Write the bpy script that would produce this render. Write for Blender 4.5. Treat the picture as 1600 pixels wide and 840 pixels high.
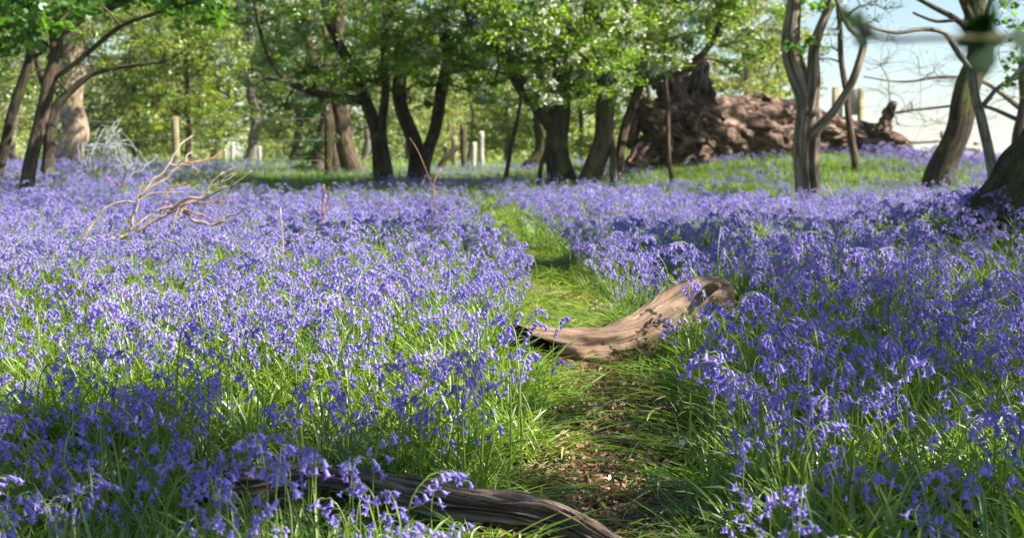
import bpy, math, random
import numpy as np
from mathutils import Vector, Matrix, Euler, noise as mnoise

for o in list(bpy.data.objects):
    bpy.data.objects.remove(o)
SC = bpy.context.scene
COL = SC.collection
R = math.radians
rng = np.random.default_rng(11)
random.seed(11)

# ------------------------------------------------------------------ camera, sky, sun, exposure
FPX, PITCH, CAMZ = 2222.2, R(4.3), 1.0          # focal length in photograph pixels (50 mm on 36 mm, 1600 px wide)
cam_d = bpy.data.cameras.new('camera')
cam = bpy.data.objects.new('camera', cam_d)
COL.objects.link(cam)
cam.location = (0, 0, CAMZ)
cam.rotation_euler = (R(90) - PITCH, 0, 0)
cam_d.lens, cam_d.sensor_width = 50, 36
cam_d.clip_start, cam_d.clip_end = 0.05, 5000
cam_d.dof.use_dof = True
cam_d.dof.focus_distance = 4.4
cam_d.dof.aperture_fstop = 5.2
SC.camera = cam

SUN_EL, SUN_BACK = 43.0, 17.0                    # elevation, degrees behind the camera's right-hand side
world = bpy.data.worlds.new('World')
SC.world = world
world.use_nodes = True
wn = world.node_tree
bg = wn.nodes['Background']
sky = wn.nodes.new('ShaderNodeTexSky')
sky.sky_type = 'NISHITA'
sky.sun_disc = False
sky.sun_elevation = R(SUN_EL)
sky.sun_rotation = R(90 + SUN_BACK)
sky.altitude = 300
sky.air_density, sky.dust_density, sky.ozone_density = 1.0, 0.4, 2.2
wn.links.new(sky.outputs[0], bg.inputs[0])
bg.inputs[1].default_value = 0.058

S = Vector((math.cos(R(SUN_EL)) * math.cos(R(SUN_BACK)), -math.cos(R(SUN_EL)) * math.sin(R(SUN_BACK)), math.sin(R(SUN_EL))))
sun_d = bpy.data.lights.new('sun', 'SUN')
sun_d.energy, sun_d.angle, sun_d.color = 5.0, R(0.5), (1.0, 0.94, 0.84)
sun = bpy.data.objects.new('sun', sun_d)
COL.objects.link(sun)
sun.location = S * 60
sun.rotation_euler = S.to_track_quat('Z', 'Y').to_euler()

SC.view_settings.view_transform = 'Standard'
SC.view_settings.look = 'None'
SC.view_settings.exposure = 1.6
SC.view_settings.gamma = 1.0
SC.cycles.max_bounces = 8
SC.cycles.diffuse_bounces = 4
SC.cycles.transmission_bounces = 5
SC.cycles.transparent_max_bounces = 8
SC.cycles.sample_clamp_indirect = 6.0

# ------------------------------------------------------------------ noise and terrain
_nr = np.random.default_rng(5)
_W = [(_nr.uniform(0, 2 * math.pi), _nr.uniform(0, 2 * math.pi), _nr.uniform(.7, 1.4)) for _ in range(24)]

def wav(x, y, f, seed=0, n=6):
    """smooth pseudo noise, about -1..1"""
    v = 0
    for k in range(n):
        a, p, m = _W[(k + seed * 5) % 24]
        v = v + np.sin((x * math.cos(a + seed) + y * math.sin(a + seed)) * f * m * 2 * math.pi + p * (seed + 1))
    return v / (n ** .5 * 1.25)

def sst(a, b, x):
    t = np.clip((x - a) / (b - a), 0, 1)
    return t * t * (3 - 2 * t)

def ground0(x, y):
    x = np.asarray(x, float); y = np.asarray(y, float)
    z = .023 * (32 - np.log1p(np.exp(np.clip((32 - y) / 2.5, -50, 50))) * 2.5)
    z = np.where(y < 18, .023 * y, z)
    right = sst(.10, .24, x / np.maximum(np.abs(y), 8.0))
    z = z - right * np.clip(y - 42, 0, 200) * .06
    z = z + .42 * np.exp(-((x - 5.2) / 4.2) ** 2 - ((y - 26.5) / 4.5) ** 2)
    z = z + .42 * np.exp(-((x - 4.4) / 1.35) ** 2 - ((y - 9.6) / 1.9) ** 2)
    z = z + .12 * np.exp(-((x + 8.5) / 3.5) ** 2 - ((y - 22) / 5) ** 2)
    z = z + .09 * np.exp(-((x - 1.05) / .35) ** 2 - ((y - 6.75) / .4) ** 2)
    z = z + .03 * wav(x, y, .35, 1) * sst(1, 4, np.abs(y)) + .012 * wav(x, y, 1.3, 2)
    return z

def cam_ray(px, py):
    u, v = (px - 800) / FPX, (420 - py) / FPX
    c, s = math.cos(PITCH), math.sin(PITCH)
    return np.array([u, c + v * s, -s + v * c])

def P(px, py, depth):
    d = cam_ray(px, py)
    return np.array([0, 0, CAMZ]) + d * (depth / d[1])

def G(px, py, h=0.0, fn=ground0):
    """where the view ray through a photograph pixel meets the surface h above the ground"""
    d = cam_ray(px, py)
    t = 1.2
    while t < 120:
        p = np.array([0, 0, CAMZ]) + d * (t / d[1])
        if p[2] <= fn(p[0], p[1]) + h:
            return p
        t *= 1.004
    return p

PATH = np.array([G(px, py)[:2] for px, py in ((925, 900), (935, 780), (962, 690), (940, 600), (915, 540), (878, 470), (838, 425), (800, 385), (758, 352), (640, 322))])
PATH = np.vstack([[PATH[0, 0] - .02, 0.5], PATH])

def path_d(x, y):
    x = np.asarray(x, float); y = np.asarray(y, float)
    best = np.full(np.broadcast(x, y).shape, 1e9)
    for a, b in zip(PATH[:-1], PATH[1:]):
        ab = b - a
        t = np.clip(((x - a[0]) * ab[0] + (y - a[1]) * ab[1]) / (ab @ ab), 0, 1)
        best = np.minimum(best, np.hypot(x - a[0] - t * ab[0], y - a[1] - t * ab[1]))
    return best

def ground(x, y):
    return ground0(x, y) - .04 * np.exp(-(path_d(x, y) / .16) ** 2)

# ------------------------------------------------------------------ mesh helpers
def mesh_np(name, V, polys, mat, smooth=True, attrs=None, mats=None):
    """polys: list of (n, k) index arrays, optionally with a material index list"""
    me = bpy.data.meshes.new(name)
    V = np.asarray(V, np.float32)
    me.vertices.add(len(V))
    me.vertices.foreach_set('co', V.ravel())
    tot = np.concatenate([np.full(len(p), p.shape[1], np.int32) for p in polys])
    idx = np.concatenate([p.ravel() for p in polys]).astype(np.int32)
    me.loops.add(len(idx))
    me.loops.foreach_set('vertex_index', idx)
    me.polygons.add(len(tot))
    st = np.zeros(len(tot), np.int32); st[1:] = np.cumsum(tot)[:-1]
    me.polygons.foreach_set('loop_start', st)
    if smooth:
        me.polygons.foreach_set('use_smooth', np.ones(len(tot), bool))
    ml = mat if isinstance(mat, list) else [mat]
    for m in ml:
        me.materials.append(m)
    if mats is not None:
        me.polygons.foreach_set('material_index', np.asarray(mats, np.int32))
    for k, v in (attrs or {}).items():
        a = me.attributes.new(k, 'FLOAT', 'POINT')
        a.data.foreach_set('value', np.asarray(v, np.float32))
    me.update(calc_edges=True)
    return me

def link(name, me, parent=None, loc=None):
    o = bpy.data.objects.new(name, me)
    COL.objects.link(o)
    if parent is not None:
        o.parent = parent
    if loc is not None:
        o.location = loc
    return o

def tag(o, label=None, cat=None, group=None, kind=None):
    for k, v in (('label', label), ('category', cat), ('group', group), ('kind', kind)):
        if v:
            o[k] = v
    return o

def thing(name, label, cat, loc, group=None):
    o = bpy.data.objects.new(name, None)
    COL.objects.link(o)
    o.empty_display_size = .1
    o.location = loc
    return tag(o, label, cat, group)

LASTG = None; LASTN = None; GRAINED = set()
def roughen(V, amp, freq, ridge=0.0, rfreq=(4, 9, 9), seed=0):
    """decayed-wood relief: pushes the tube just made in and out along its own radius"""
    Gc = LASTG; V = V.copy()
    for i in range(len(V) - 2):
        g = Gc[i]
        a = mnoise.fractal(Vector((g[0] * freq[0] + seed, g[1] * freq[1], g[2] * freq[2])), 1.0, 2.1, 5)
        b = 1 - abs(mnoise.noise(Vector((g[0] * rfreq[0] + 7 + seed, g[1] * rfreq[1], g[2] * rfreq[2])))) * 2.2 if ridge else 0
        V[i] += LASTN[i] * (amp * a - ridge * max(b, 0) ** 3)
    return V

class MB:
    """collects numpy pieces into one mesh"""
    def __init__(s):
        s.V, s.F, s.M, s.n, s.T, s.G = [], {}, {}, 0, [], []
    def add(s, V, polys, mi=0, tint=None):
        V = np.asarray(V, float)
        s.V.append(V)
        s.G.append(LASTG + np.array([s.n * .013 % 50, 0, 0]) if LASTG is not None and len(LASTG) == len(V) else V)
        s.T.append(np.zeros(len(V)) if tint is None else np.broadcast_to(tint, (len(V),)))
        for p in polys:
            p = np.asarray(p, int)
            if len(p):
                s.F.setdefault((p.shape[1], mi), []).append(p + s.n)
        s.n += len(V)
    def mesh(s, name, mat, smooth=True, off=None):
        grain = not isinstance(mat, list) and mat is not None and mat.name in GRAINED
        V = np.concatenate(s.V)
        if off is not None:
            V = V - np.asarray(off, float)
        polys, mi = [], []
        for (k, m), L in s.F.items():
            p = np.concatenate(L); polys.append(p); mi += [m] * len(p)
        me = mesh_np(name, V, polys, mat, smooth, {'tint': np.concatenate(s.T)}, mi)
        if grain:
            a = me.attributes.new('grain', 'FLOAT_VECTOR', 'POINT')
            a.data.foreach_set('vector', np.concatenate(s.G).astype(np.float32).ravel())
        return me

def catmull(pts, n):
    pts = np.asarray(pts, float)
    if len(pts) < 3:
        t = np.linspace(0, 1, n)[:, None]
        return pts[0] * (1 - t) + pts[-1] * t
    Pp = np.vstack([2 * pts[0] - pts[1], pts, 2 * pts[-1] - pts[-2]])
    d = np.concatenate([[0], np.cumsum(np.linalg.norm(np.diff(pts[:, :3], axis=0), axis=1))])
    out = []
    for s in np.linspace(0, d[-1], n):
        k = min(np.searchsorted(d, s, side='right') - 1, len(pts) - 2)
        t = (s - d[k]) / max(d[k + 1] - d[k], 1e-9)
        a, b, c, e = Pp[k], Pp[k + 1], Pp[k + 2], Pp[k + 3]
        out.append(.5 * (2 * b + (c - a) * t + (2 * a - 5 * b + 4 * c - e) * t * t + (3 * b - a - 3 * c + e) * t ** 3))
    return np.array(out)

def tube(pts, rad, sides=8, lump=0.0, freq=3.0, seed=0, groove=(), cap=True, drift=0.0):
    """a tube along pts with radii rad; lump = bark relief; groove = (angle, width, s0, s1, depth)"""
    pts = np.asarray(pts, float); rad = np.asarray(rad, float)
    n = len(pts)
    T = np.gradient(pts, axis=0)
    T /= np.linalg.norm(T, axis=1)[:, None] + 1e-12
    ref = np.array([0, 0, 1.0]) if abs(T[0, 2]) < .8 else np.array([0, -1.0, 0])
    u = ref - T[0] * (ref @ T[0]); u /= np.linalg.norm(u)
    U = [u]
    for k in range(1, n):
        u = U[-1] - T[k] * (U[-1] @ T[k])
        U.append(u / (np.linalg.norm(u) + 1e-12))
    U = np.array(U); W = np.cross(T, U)
    th = np.linspace(0, 2 * math.pi, sides, endpoint=False)
    s = np.concatenate([[0], np.cumsum(np.linalg.norm(np.diff(pts, axis=0), axis=1))])
    rr = np.repeat(rad[:, None], sides, 1)
    if lump:
        r0 = np.random.default_rng(seed)
        L = 0
        for k in range(14):
            m = r0.integers(1, 9)
            L = L + np.sin(m * th[None, :] + s[:, None] * r0.normal(0, freq) + r0.uniform(0, 6.28)) / (m ** .6)
        rr = rr * (1 + lump * L / 3.0)
    sn = s / max(s[-1], 1e-9)
    for (a, w, s0, s1, dep) in groove:
        da = (th - a + math.pi) % (2 * math.pi) - math.pi
        dr = .35 * np.sin(s * 2.1 + a * 7) + .18 * np.sin(s * 5.3 + a * 11)
        da = (th[None, :] - a - dr[:, None] * drift + math.pi) % (2 * math.pi) - math.pi
        g = np.exp(-(da / w) ** 2) * (sst(s0 - .04, s0 + .03, sn) * (1 - sst(s1 - .03, s1 + .04, sn)))[:, None]
        rr = rr * (1 - dep * g)
    V = pts[:, None, :] + rr[..., None] * (np.cos(th)[None, :, None] * U[:, None, :] + np.sin(th)[None, :, None] * W[:, None, :])
    global LASTG, LASTN
    LASTN = (V - pts[:, None, :]); LASTN = (LASTN / (np.linalg.norm(LASTN, axis=2, keepdims=True) + 1e-9)).reshape(-1, 3)
    rm = rad[:, None] * .5 + rad.mean() * .5
    LASTG = np.stack([np.repeat(s[:, None], sides, 1), rm * np.cos(th)[None], rm * np.sin(th)[None]], -1).reshape(-1, 3)
    if cap:
        LASTG = np.vstack([LASTG, [s[0], 0, 0], [s[-1], 0, 0]])
    V = V.reshape(-1, 3)
    i = np.arange(n - 1)[:, None] * sides; j = np.arange(sides)[None, :]
    q = np.stack([i + j, i + (j + 1) % sides, i + sides + (j + 1) % sides, i + sides + j], -1).reshape(-1, 4)
    polys = [q]
    if cap:
        V = np.vstack([V, pts[0], pts[-1]])
        c0, c1 = len(V) - 2, len(V) - 1
        jj = np.arange(sides)
        polys.append(np.stack([(jj + 1) % sides, jj, np.full(sides, c0)], -1))
        b = (n - 1) * sides
        polys.append(np.stack([b + jj, b + (jj + 1) % sides, np.full(sides, c1)], -1))
    return V, polys

# ------------------------------------------------------------------ materials
def new_mat(name):
    m = bpy.data.materials.new(name)
    m.use_nodes = True
    nt = m.node_tree
    for n in list(nt.nodes):
        nt.nodes.remove(n)
    return m, nt, nt.nodes.new

def ramp(nt, fac, stops):
    r = nt.nodes.new('ShaderNodeValToRGB')
    while len(r.color_ramp.elements) < len(stops):
        r.color_ramp.elements.new(.5)
    for e, (p, c) in zip(r.color_ramp.elements, stops):
        e.position = p; e.color = (*c, 1)
    nt.links.new(fac, r.inputs[0])
    return r.outputs[0]

def noise(nt, vec, scale, detail=5, rough=.6, dist=0.0):
    n = nt.nodes.new('ShaderNodeTexNoise')
    n.inputs['Scale'].default_value = scale
    n.inputs['Detail'].default_value = detail
    n.inputs['Roughness'].default_value = rough
    n.inputs['Distortion'].default_value = dist
    if vec is not None:
        nt.links.new(vec, n.inputs['Vector'])
    return n.outputs['Fac']

def mixc(nt, fac, a, b, mode='MIX'):
    m = nt.nodes.new('ShaderNodeMix')
    m.data_type = 'RGBA'; m.blend_type = mode
    for s, v in ((m.inputs[0], fac), (m.inputs[6], a), (m.inputs[7], b)):
        if isinstance(v, (int, float)):
            s.default_value = v
        elif isinstance(v, tuple):
            s.default_value = (*v, 1)
        else:
            nt.links.new(v, s)
    return m.outputs[2]

def bark_mat(name, dark, mid, light, moss=0.0, stretch=(1.2, 7, 7), scale=3.0, bump=.6, rough=.9, mosscol=(.09, .10, .02), bumpd=.02, fiss=.5, fscale=(2.2, 14, 14)):
    """bark or bare wood; the pattern follows the grain of each stem (stored when the stem was made)"""
    m, nt, N = new_mat(name)
    GRAINED.add(name)
    at = N('ShaderNodeAttribute'); at.attribute_name = 'grain'; gv = at.outputs['Vector']
    def stretched(sc):
        mp = N('ShaderNodeMapping'); mp.inputs['Scale'].default_value = sc
        nt.links.new(gv, mp.inputs[0]); return mp.outputs[0]
    f = noise(nt, stretched(stretch), scale, 8, .68, .6)
    big = noise(nt, stretched((1.5, 3, 3)), 1.8, 4, .6)
    c = ramp(nt, f, [(.32, dark), (.50, mid), (.68, light)])
    c = mixc(nt, .40, c, ramp(nt, big, [(.36, dark), (.64, light)]))
    hgt = f
    if fiss:
        warp = mixc(nt, .12, stretched(fscale), noise_col(nt, stretched((3, 9, 9))), 'ADD')
        v = N('ShaderNodeTexVoronoi'); v.feature = 'DISTANCE_TO_EDGE'; v.inputs['Scale'].default_value = 1.0
        nt.links.new(warp, v.inputs['Vector'])
        crack = ramp(nt, v.outputs['Distance'], [(.0, (0, 0, 0)), (.22, (1, 1, 1))])
        c = mixc(nt, fiss, c, mixc(nt, 1.0, c, ramp(nt, v.outputs['Distance'], [(.0, (.12, .10, .09)), (.16, (1, 1, 1))]), 'MULTIPLY'))
        hm = N('ShaderNodeMath'); hm.operation = 'MULTIPLY_ADD'
        nt.links.new(crack, hm.inputs[0]); hm.inputs[1].default_value = fiss; nt.links.new(f, hm.inputs[2])
        hgt = hm.outputs[0]
    if moss:
        mn = noise(nt, gv, 3.5, 6, .7)
        fac = ramp(nt, mn, [(.62 - moss * .3, (0, 0, 0)), (.72 - moss * .2, (1, 1, 1))])
        c = mixc(nt, fac, c, mosscol)
    b = N('ShaderNodeBsdfPrincipled')
    nt.links.new(c, b.inputs['Base Color'])
    b.inputs['Roughness'].default_value = rough
    b.inputs['Specular IOR Level'].default_value = .25
    bp = N('ShaderNodeBump')
    bp.inputs['Strength'].default_value = bump
    bp.inputs['Distance'].default_value = bumpd
    nt.links.new(hgt, bp.inputs['Height'])
    nt.links.new(bp.outputs[0], b.inputs['Normal'])
    out = N('ShaderNodeOutputMaterial')
    nt.links.new(b.outputs[0], out.inputs[0])
    return m

def noise_col(nt, vec):
    n = nt.nodes.new('ShaderNodeTexNoise'); n.inputs['Scale'].default_value = 1.0; n.inputs['Detail'].default_value = 3
    nt.links.new(vec, n.inputs['Vector'])
    return n.outputs['Color']

def leaf_mat(name, c0, c1, trans=.45, gloss=.06, rnd='tint', rough=.4, tr_gain=1.6, tr_tint=(1.0, 1.0, .55)):
    """thin leaf: diffuse + light through the blade + a little gloss; colour varies from leaf to leaf"""
    m, nt, N = new_mat(name)
    if rnd == 'tint':
        a = N('ShaderNodeAttribute'); a.attribute_name = 'tint'; fac = a.outputs['Fac']
    else:
        oi = N('ShaderNodeObjectInfo')
        a = N('ShaderNodeAttribute'); a.attribute_name = 'tint'
        ad = N('ShaderNodeMath'); ad.operation = 'ADD'
        nt.links.new(oi.outputs['Random'], ad.inputs[0]); nt.links.new(a.outputs['Fac'], ad.inputs[1])
        mu = N('ShaderNodeMath'); mu.operation = 'MULTIPLY'; mu.inputs[1].default_value = .5
        nt.links.new(ad.outputs[0], mu.inputs[0]); fac = mu.outputs[0]
    col = ramp(nt, fac, [(0.0, c0), (1.0, c1)])
    d = N('ShaderNodeBsdfDiffuse'); nt.links.new(col, d.inputs[0])
    t = N('ShaderNodeBsdfTranslucent')
    tcol = mixc(nt, 1.0, col, tuple(tr_gain * v for v in tr_tint), 'MULTIPLY')
    nt.links.new(tcol, t.inputs[0])
    g = N('ShaderNodeBsdfGlossy'); g.inputs['Roughness'].default_value = rough
    g.inputs[0].default_value = (.9, .95, 1, 1)
    m1 = N('ShaderNodeMixShader'); m1.inputs[0].default_value = trans
    nt.links.new(d.outputs[0], m1.inputs[1]); nt.links.new(t.outputs[0], m1.inputs[2])
    m2 = N('ShaderNodeMixShader'); m2.inputs[0].default_value = gloss
    nt.links.new(m1.outputs[0], m2.inputs[1]); nt.links.new(g.outputs[0], m2.inputs[2])
    out = N('ShaderNodeOutputMaterial'); nt.links.new(m2.outputs[0], out.inputs[0])
    return m

M = {}
M['bark_dark'] = bark_mat('bark_dark', (.016, .012, .009), (.05, .038, .027), (.11, .085, .06), .35)
M['bark_brown'] = bark_mat('bark_brown', (.03, .02, .014), (.10, .068, .046), (.20, .145, .10), .25)
M['bark_grey'] = bark_mat('bark_grey', (.05, .042, .034), (.17, .145, .115), (.34, .30, .25), .12)
M['bark_pale'] = bark_mat('bark_pale', (.13, .085, .055), (.30, .215, .15), (.46, .36, .27), .10, (1.2, 3, 3), fscale=(2.5, 9, 9))
M['bark_mossy'] = bark_mat('bark_mossy', (.012, .009, .006), (.045, .034, .022), (.12, .10, .07), .62, (3, 9, 9), mosscol=(.11, .10, .022), bumpd=.06, bump=1.0)
M['dead_grey'] = bark_mat('dead_grey', (.05, .034, .023), (.24, .175, .12), (.42, .34, .26), 0, (.9, 14, 14), 3.0, .9, fiss=.6, fscale=(1.2, 16, 16))
M['log_wood'] = bark_mat('log_wood', (.04, .024, .015), (.25, .155, .10), (.42, .30, .21), .0, (.8, 10, 10), 3.0, .8, fiss=.22, fscale=(1.3, 26, 26))
M['old_wood'] = bark_mat('old_wood', (.03, .02, .014), (.25, .175, .12), (.54, .42, .31), .0, (1.1, 16, 16), 4.0, 1.0, fiss=.7, fscale=(2.0, 34, 34))
M['fallen_wood'] = bark_mat('fallen_wood', (.014, .008, .006), (.12, .068, .046), (.47, .33, .25), .0, (1.6, 5, 5), 1.8, 1.0, bumpd=.06, fiss=.6, fscale=(2.0, 6, 6))
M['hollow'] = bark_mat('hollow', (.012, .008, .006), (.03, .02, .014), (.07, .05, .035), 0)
M['twig'] = bark_mat('twig', (.16, .12, .08), (.36, .28, .19), (.52, .43, .32), 0, (5, 5, 5), fiss=0)
M['twig_red'] = bark_mat('twig_red', (.13, .05, .025), (.32, .15, .07), (.45, .25, .13), 0, (5, 5, 5), fiss=0)
M['post'] = bark_mat('post', (.12, .10, .05), (.27, .225, .12), (.40, .34, .20), .2, (1, 9, 9), fiss=.2)
M['post_grey'] = bark_mat('post_grey', (.20, .18, .15), (.38, .35, .30), (.52, .49, .43), 0, (1, 9, 9), fiss=.2)
M['white_stake'] = bark_mat('white_stake', (.25, .24, .21), (.42, .40, .36), (.55, .53, .48), 0, (1, 9, 9), fiss=.2)
M['wire'] = bark_mat('wire', (.20, .21, .23), (.30, .31, .33), (.42, .43, .45), 0, (5, 5, 5), fiss=0, rough=.45)
M['haw'] = leaf_mat('hawthorn_leaf', (.065, .135, .006), (.20, .31, .018), .55, .05, tr_gain=2.2)
M['haw_dark'] = leaf_mat('dark_leaf', (.03, .085, .014), (.07, .16, .025), .45, .05)
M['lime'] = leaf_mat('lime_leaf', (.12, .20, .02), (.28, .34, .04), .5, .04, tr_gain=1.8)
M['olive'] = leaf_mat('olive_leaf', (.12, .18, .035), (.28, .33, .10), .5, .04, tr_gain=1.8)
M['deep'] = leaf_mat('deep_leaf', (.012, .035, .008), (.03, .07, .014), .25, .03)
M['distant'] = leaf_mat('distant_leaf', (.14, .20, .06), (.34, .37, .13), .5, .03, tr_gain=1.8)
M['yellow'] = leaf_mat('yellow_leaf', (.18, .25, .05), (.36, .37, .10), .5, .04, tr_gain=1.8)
M['pine'] = leaf_mat('blue_green_leaf', (.035, .09, .035), (.09, .17, .07), .35, .04)
M['syc'] = leaf_mat('sycamore_leaf', (.05, .14, .012), (.12, .26, .025), .55, .05, tr_gain=2.0)
M['blossom'] = leaf_mat('white_blossom', (.70, .68, .62), (.80, .79, .74), .3, .02, tr_gain=1.1, tr_tint=(1, 1, .95))
M['blade'] = leaf_mat('bluebell_blade', (.065, .14, .010), (.19, .29, .025), .5, .055, rnd='obj', rough=.42, tr_gain=2.0)
M['blade_pale'] = leaf_mat('pale_blade', (.13, .24, .03), (.30, .34, .075), .42, .05, rnd='obj', rough=.45, tr_gain=1.8)
M['stem'] = leaf_mat('bluebell_stem', (.16, .24, .04), (.28, .36, .08), .35, .06, rnd='obj')
M['bell'] = leaf_mat('bluebell_petal', (.17, .12, .50), (.50, .40, .83), .42, .04, rnd='obj', rough=.45, tr_gain=1.4, tr_tint=(.95, .88, 1.0))
M['litter'] = leaf_mat('dead_leaf', (.14, .075, .04), (.46, .29, .18), .2, .03, rnd='obj', tr_tint=(1, .8, .5), tr_gain=1.2)
M['litter_pale'] = leaf_mat('dead_blade', (.25, .22, .09), (.40, .34, .17), .2, .03, rnd='obj', tr_tint=(1, .9, .6), tr_gain=1.2)

def ground_mat():
    m, nt, N = new_mat('woodland_soil')
    tc = N('ShaderNodeTexCoord')
    a = noise(nt, tc.outputs['Object'], 22, 8, .7)
    b = noise(nt, tc.outputs['Object'], .8, 4, .6)
    soil = ramp(nt, a, [(.3, (.02, .014, .009)), (.5, (.10, .065, .04)), (.7, (.24, .165, .105))])
    turf = ramp(nt, a, [(.3, (.02, .045, .01)), (.7, (.07, .12, .025))])
    pd = N('ShaderNodeAttribute'); pd.attribute_name = 'bare'
    c = mixc(nt, pd.outputs['Fac'], turf, soil)
    c = mixc(nt, ramp(nt, b, [(.45, (0, 0, 0)), (.7, (.6, .6, .6))]), c, soil)
    d = N('ShaderNodeBsdfPrincipled'); nt.links.new(c, d.inputs['Base Color'])
    d.inputs['Roughness'].default_value = .95; d.inputs['Specular IOR Level'].default_value = .1
    bp = N('ShaderNodeBump'); bp.inputs['Strength'].default_value = .8; bp.inputs['Distance'].default_value = .02
    nt.links.new(a, bp.inputs['Height']); nt.links.new(bp.outputs[0], d.inputs['Normal'])
    out = N('ShaderNodeOutputMaterial'); nt.links.new(d.outputs[0], out.inputs[0])
    return m
M['ground'] = ground_mat()

# ------------------------------------------------------------------ the ground: one sheet to the horizon
def build_ground():
    xs = np.unique(np.concatenate([np.linspace(-9, 9, 181), np.linspace(-30, 30, 81), np.sign(np.linspace(-1, 1, 41)) * np.abs(np.linspace(-1, 1, 41)) ** 3 * 1500]))
    ys = np.unique(np.concatenate([np.linspace(-3, 12, 181), np.linspace(-10, 45, 111), np.linspace(45, 150, 40), np.linspace(-1, 1, 31) ** 3 * 2500]))
    X, Y = np.meshgrid(xs, ys)
    Z = ground(X, Y)
    V = np.stack([X, Y, Z], -1).reshape(-1, 3)
    nx, ny = len(xs), len(ys)
    i = np.arange(ny - 1)[:, None] * nx; j = np.arange(nx - 1)[None, :]
    q = np.stack([i + j, i + j + 1, i + nx + j + 1, i + nx + j], -1).reshape(-1, 4)
    bare = np.exp(-(path_d(X, Y) / .22) ** 2) * (1 - .55 * sst(5.5, 8, Y))
    me = mesh_np('ground', V, [q], M['ground'], True, {'bare': bare.ravel()})
    tag(link('ground', me), kind='structure')
build_ground()

# ------------------------------------------------------------------ tree helpers
LEAF = {
    'oval': (np.array([[0, -.5, 0], [.27, -.02, .07], [0, .5, 0], [-.27, -.02, .07]]), [np.array([[0, 1, 2], [0, 2, 3]])]),
    'lobed': (np.array([[0, -.5, 0], [.30, -.34, .04], [.26, -.16, .03], [.52, .02, .09], [.24, .10, .02], [.27, .36, .06], [0, .56, 0],
                        [-.27, .36, .06], [-.24, .10, .02], [-.52, .02, .09], [-.26, -.16, .03], [-.30, -.34, .04]]),
              [np.array([[0, k, k + 1] for k in range(1, 11)])]),
}

def scatter_leaves(mb, C, size, shape='oval', up=.5, tint=None, r=rng):
    n = len(C)
    Vt, Ft = LEAF[shape]
    Nn = r.normal(0, 1, (n, 3)); Nn[:, 2] = np.abs(Nn[:, 2]) + up
    Nn /= np.linalg.norm(Nn, axis=1)[:, None]
    T = r.normal(0, 1, (n, 3)); T -= Nn * (T * Nn).sum(1)[:, None]
    T /= np.linalg.norm(T, axis=1)[:, None]
    B = np.cross(Nn, T)
    sz = size * r.uniform(.65, 1.25, n)
    V = C[:, None, :] + sz[:, None, None] * (Vt[None, :, 0:1] * B[:, None] + Vt[None, :, 1:2] * T[:, None] + Vt[None, :, 2:3] * Nn[:, None])
    k = len(Vt)
    polys = [(f[None] + (np.arange(n) * k)[:, None, None]).reshape(-1, f.shape[1]) for f in Ft]
    t = r.uniform(0, 1, n) if tint is None else np.clip(tint + r.normal(0, .18, n), 0, 1)
    mb.add(V.reshape(-1, 3), polys, 0, np.repeat(t, k))

def stem_px(pl, depth, dz=None):
    """photograph polyline (x, y, width) -> world points + radii at a depth; dz shifts the depth along it"""
    out = []
    for k, p in enumerate(pl):
        d = depth + (dz[k] if dz else 0)
        out.append([*P(p[0], p[1], d), p[2] / 2 * d / FPX])
    return np.array(out)

def region(poly_fn, n, depth, dspread, r):
    """clumps: random photograph points -> world positions at spread depths"""
    out = []
    while len(out) < n:
        px, py, rad = poly_fn(r)
        out.append([*P(px, py, depth + r.normal(0, dspread)), rad])
    return np.array(out)

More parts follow.
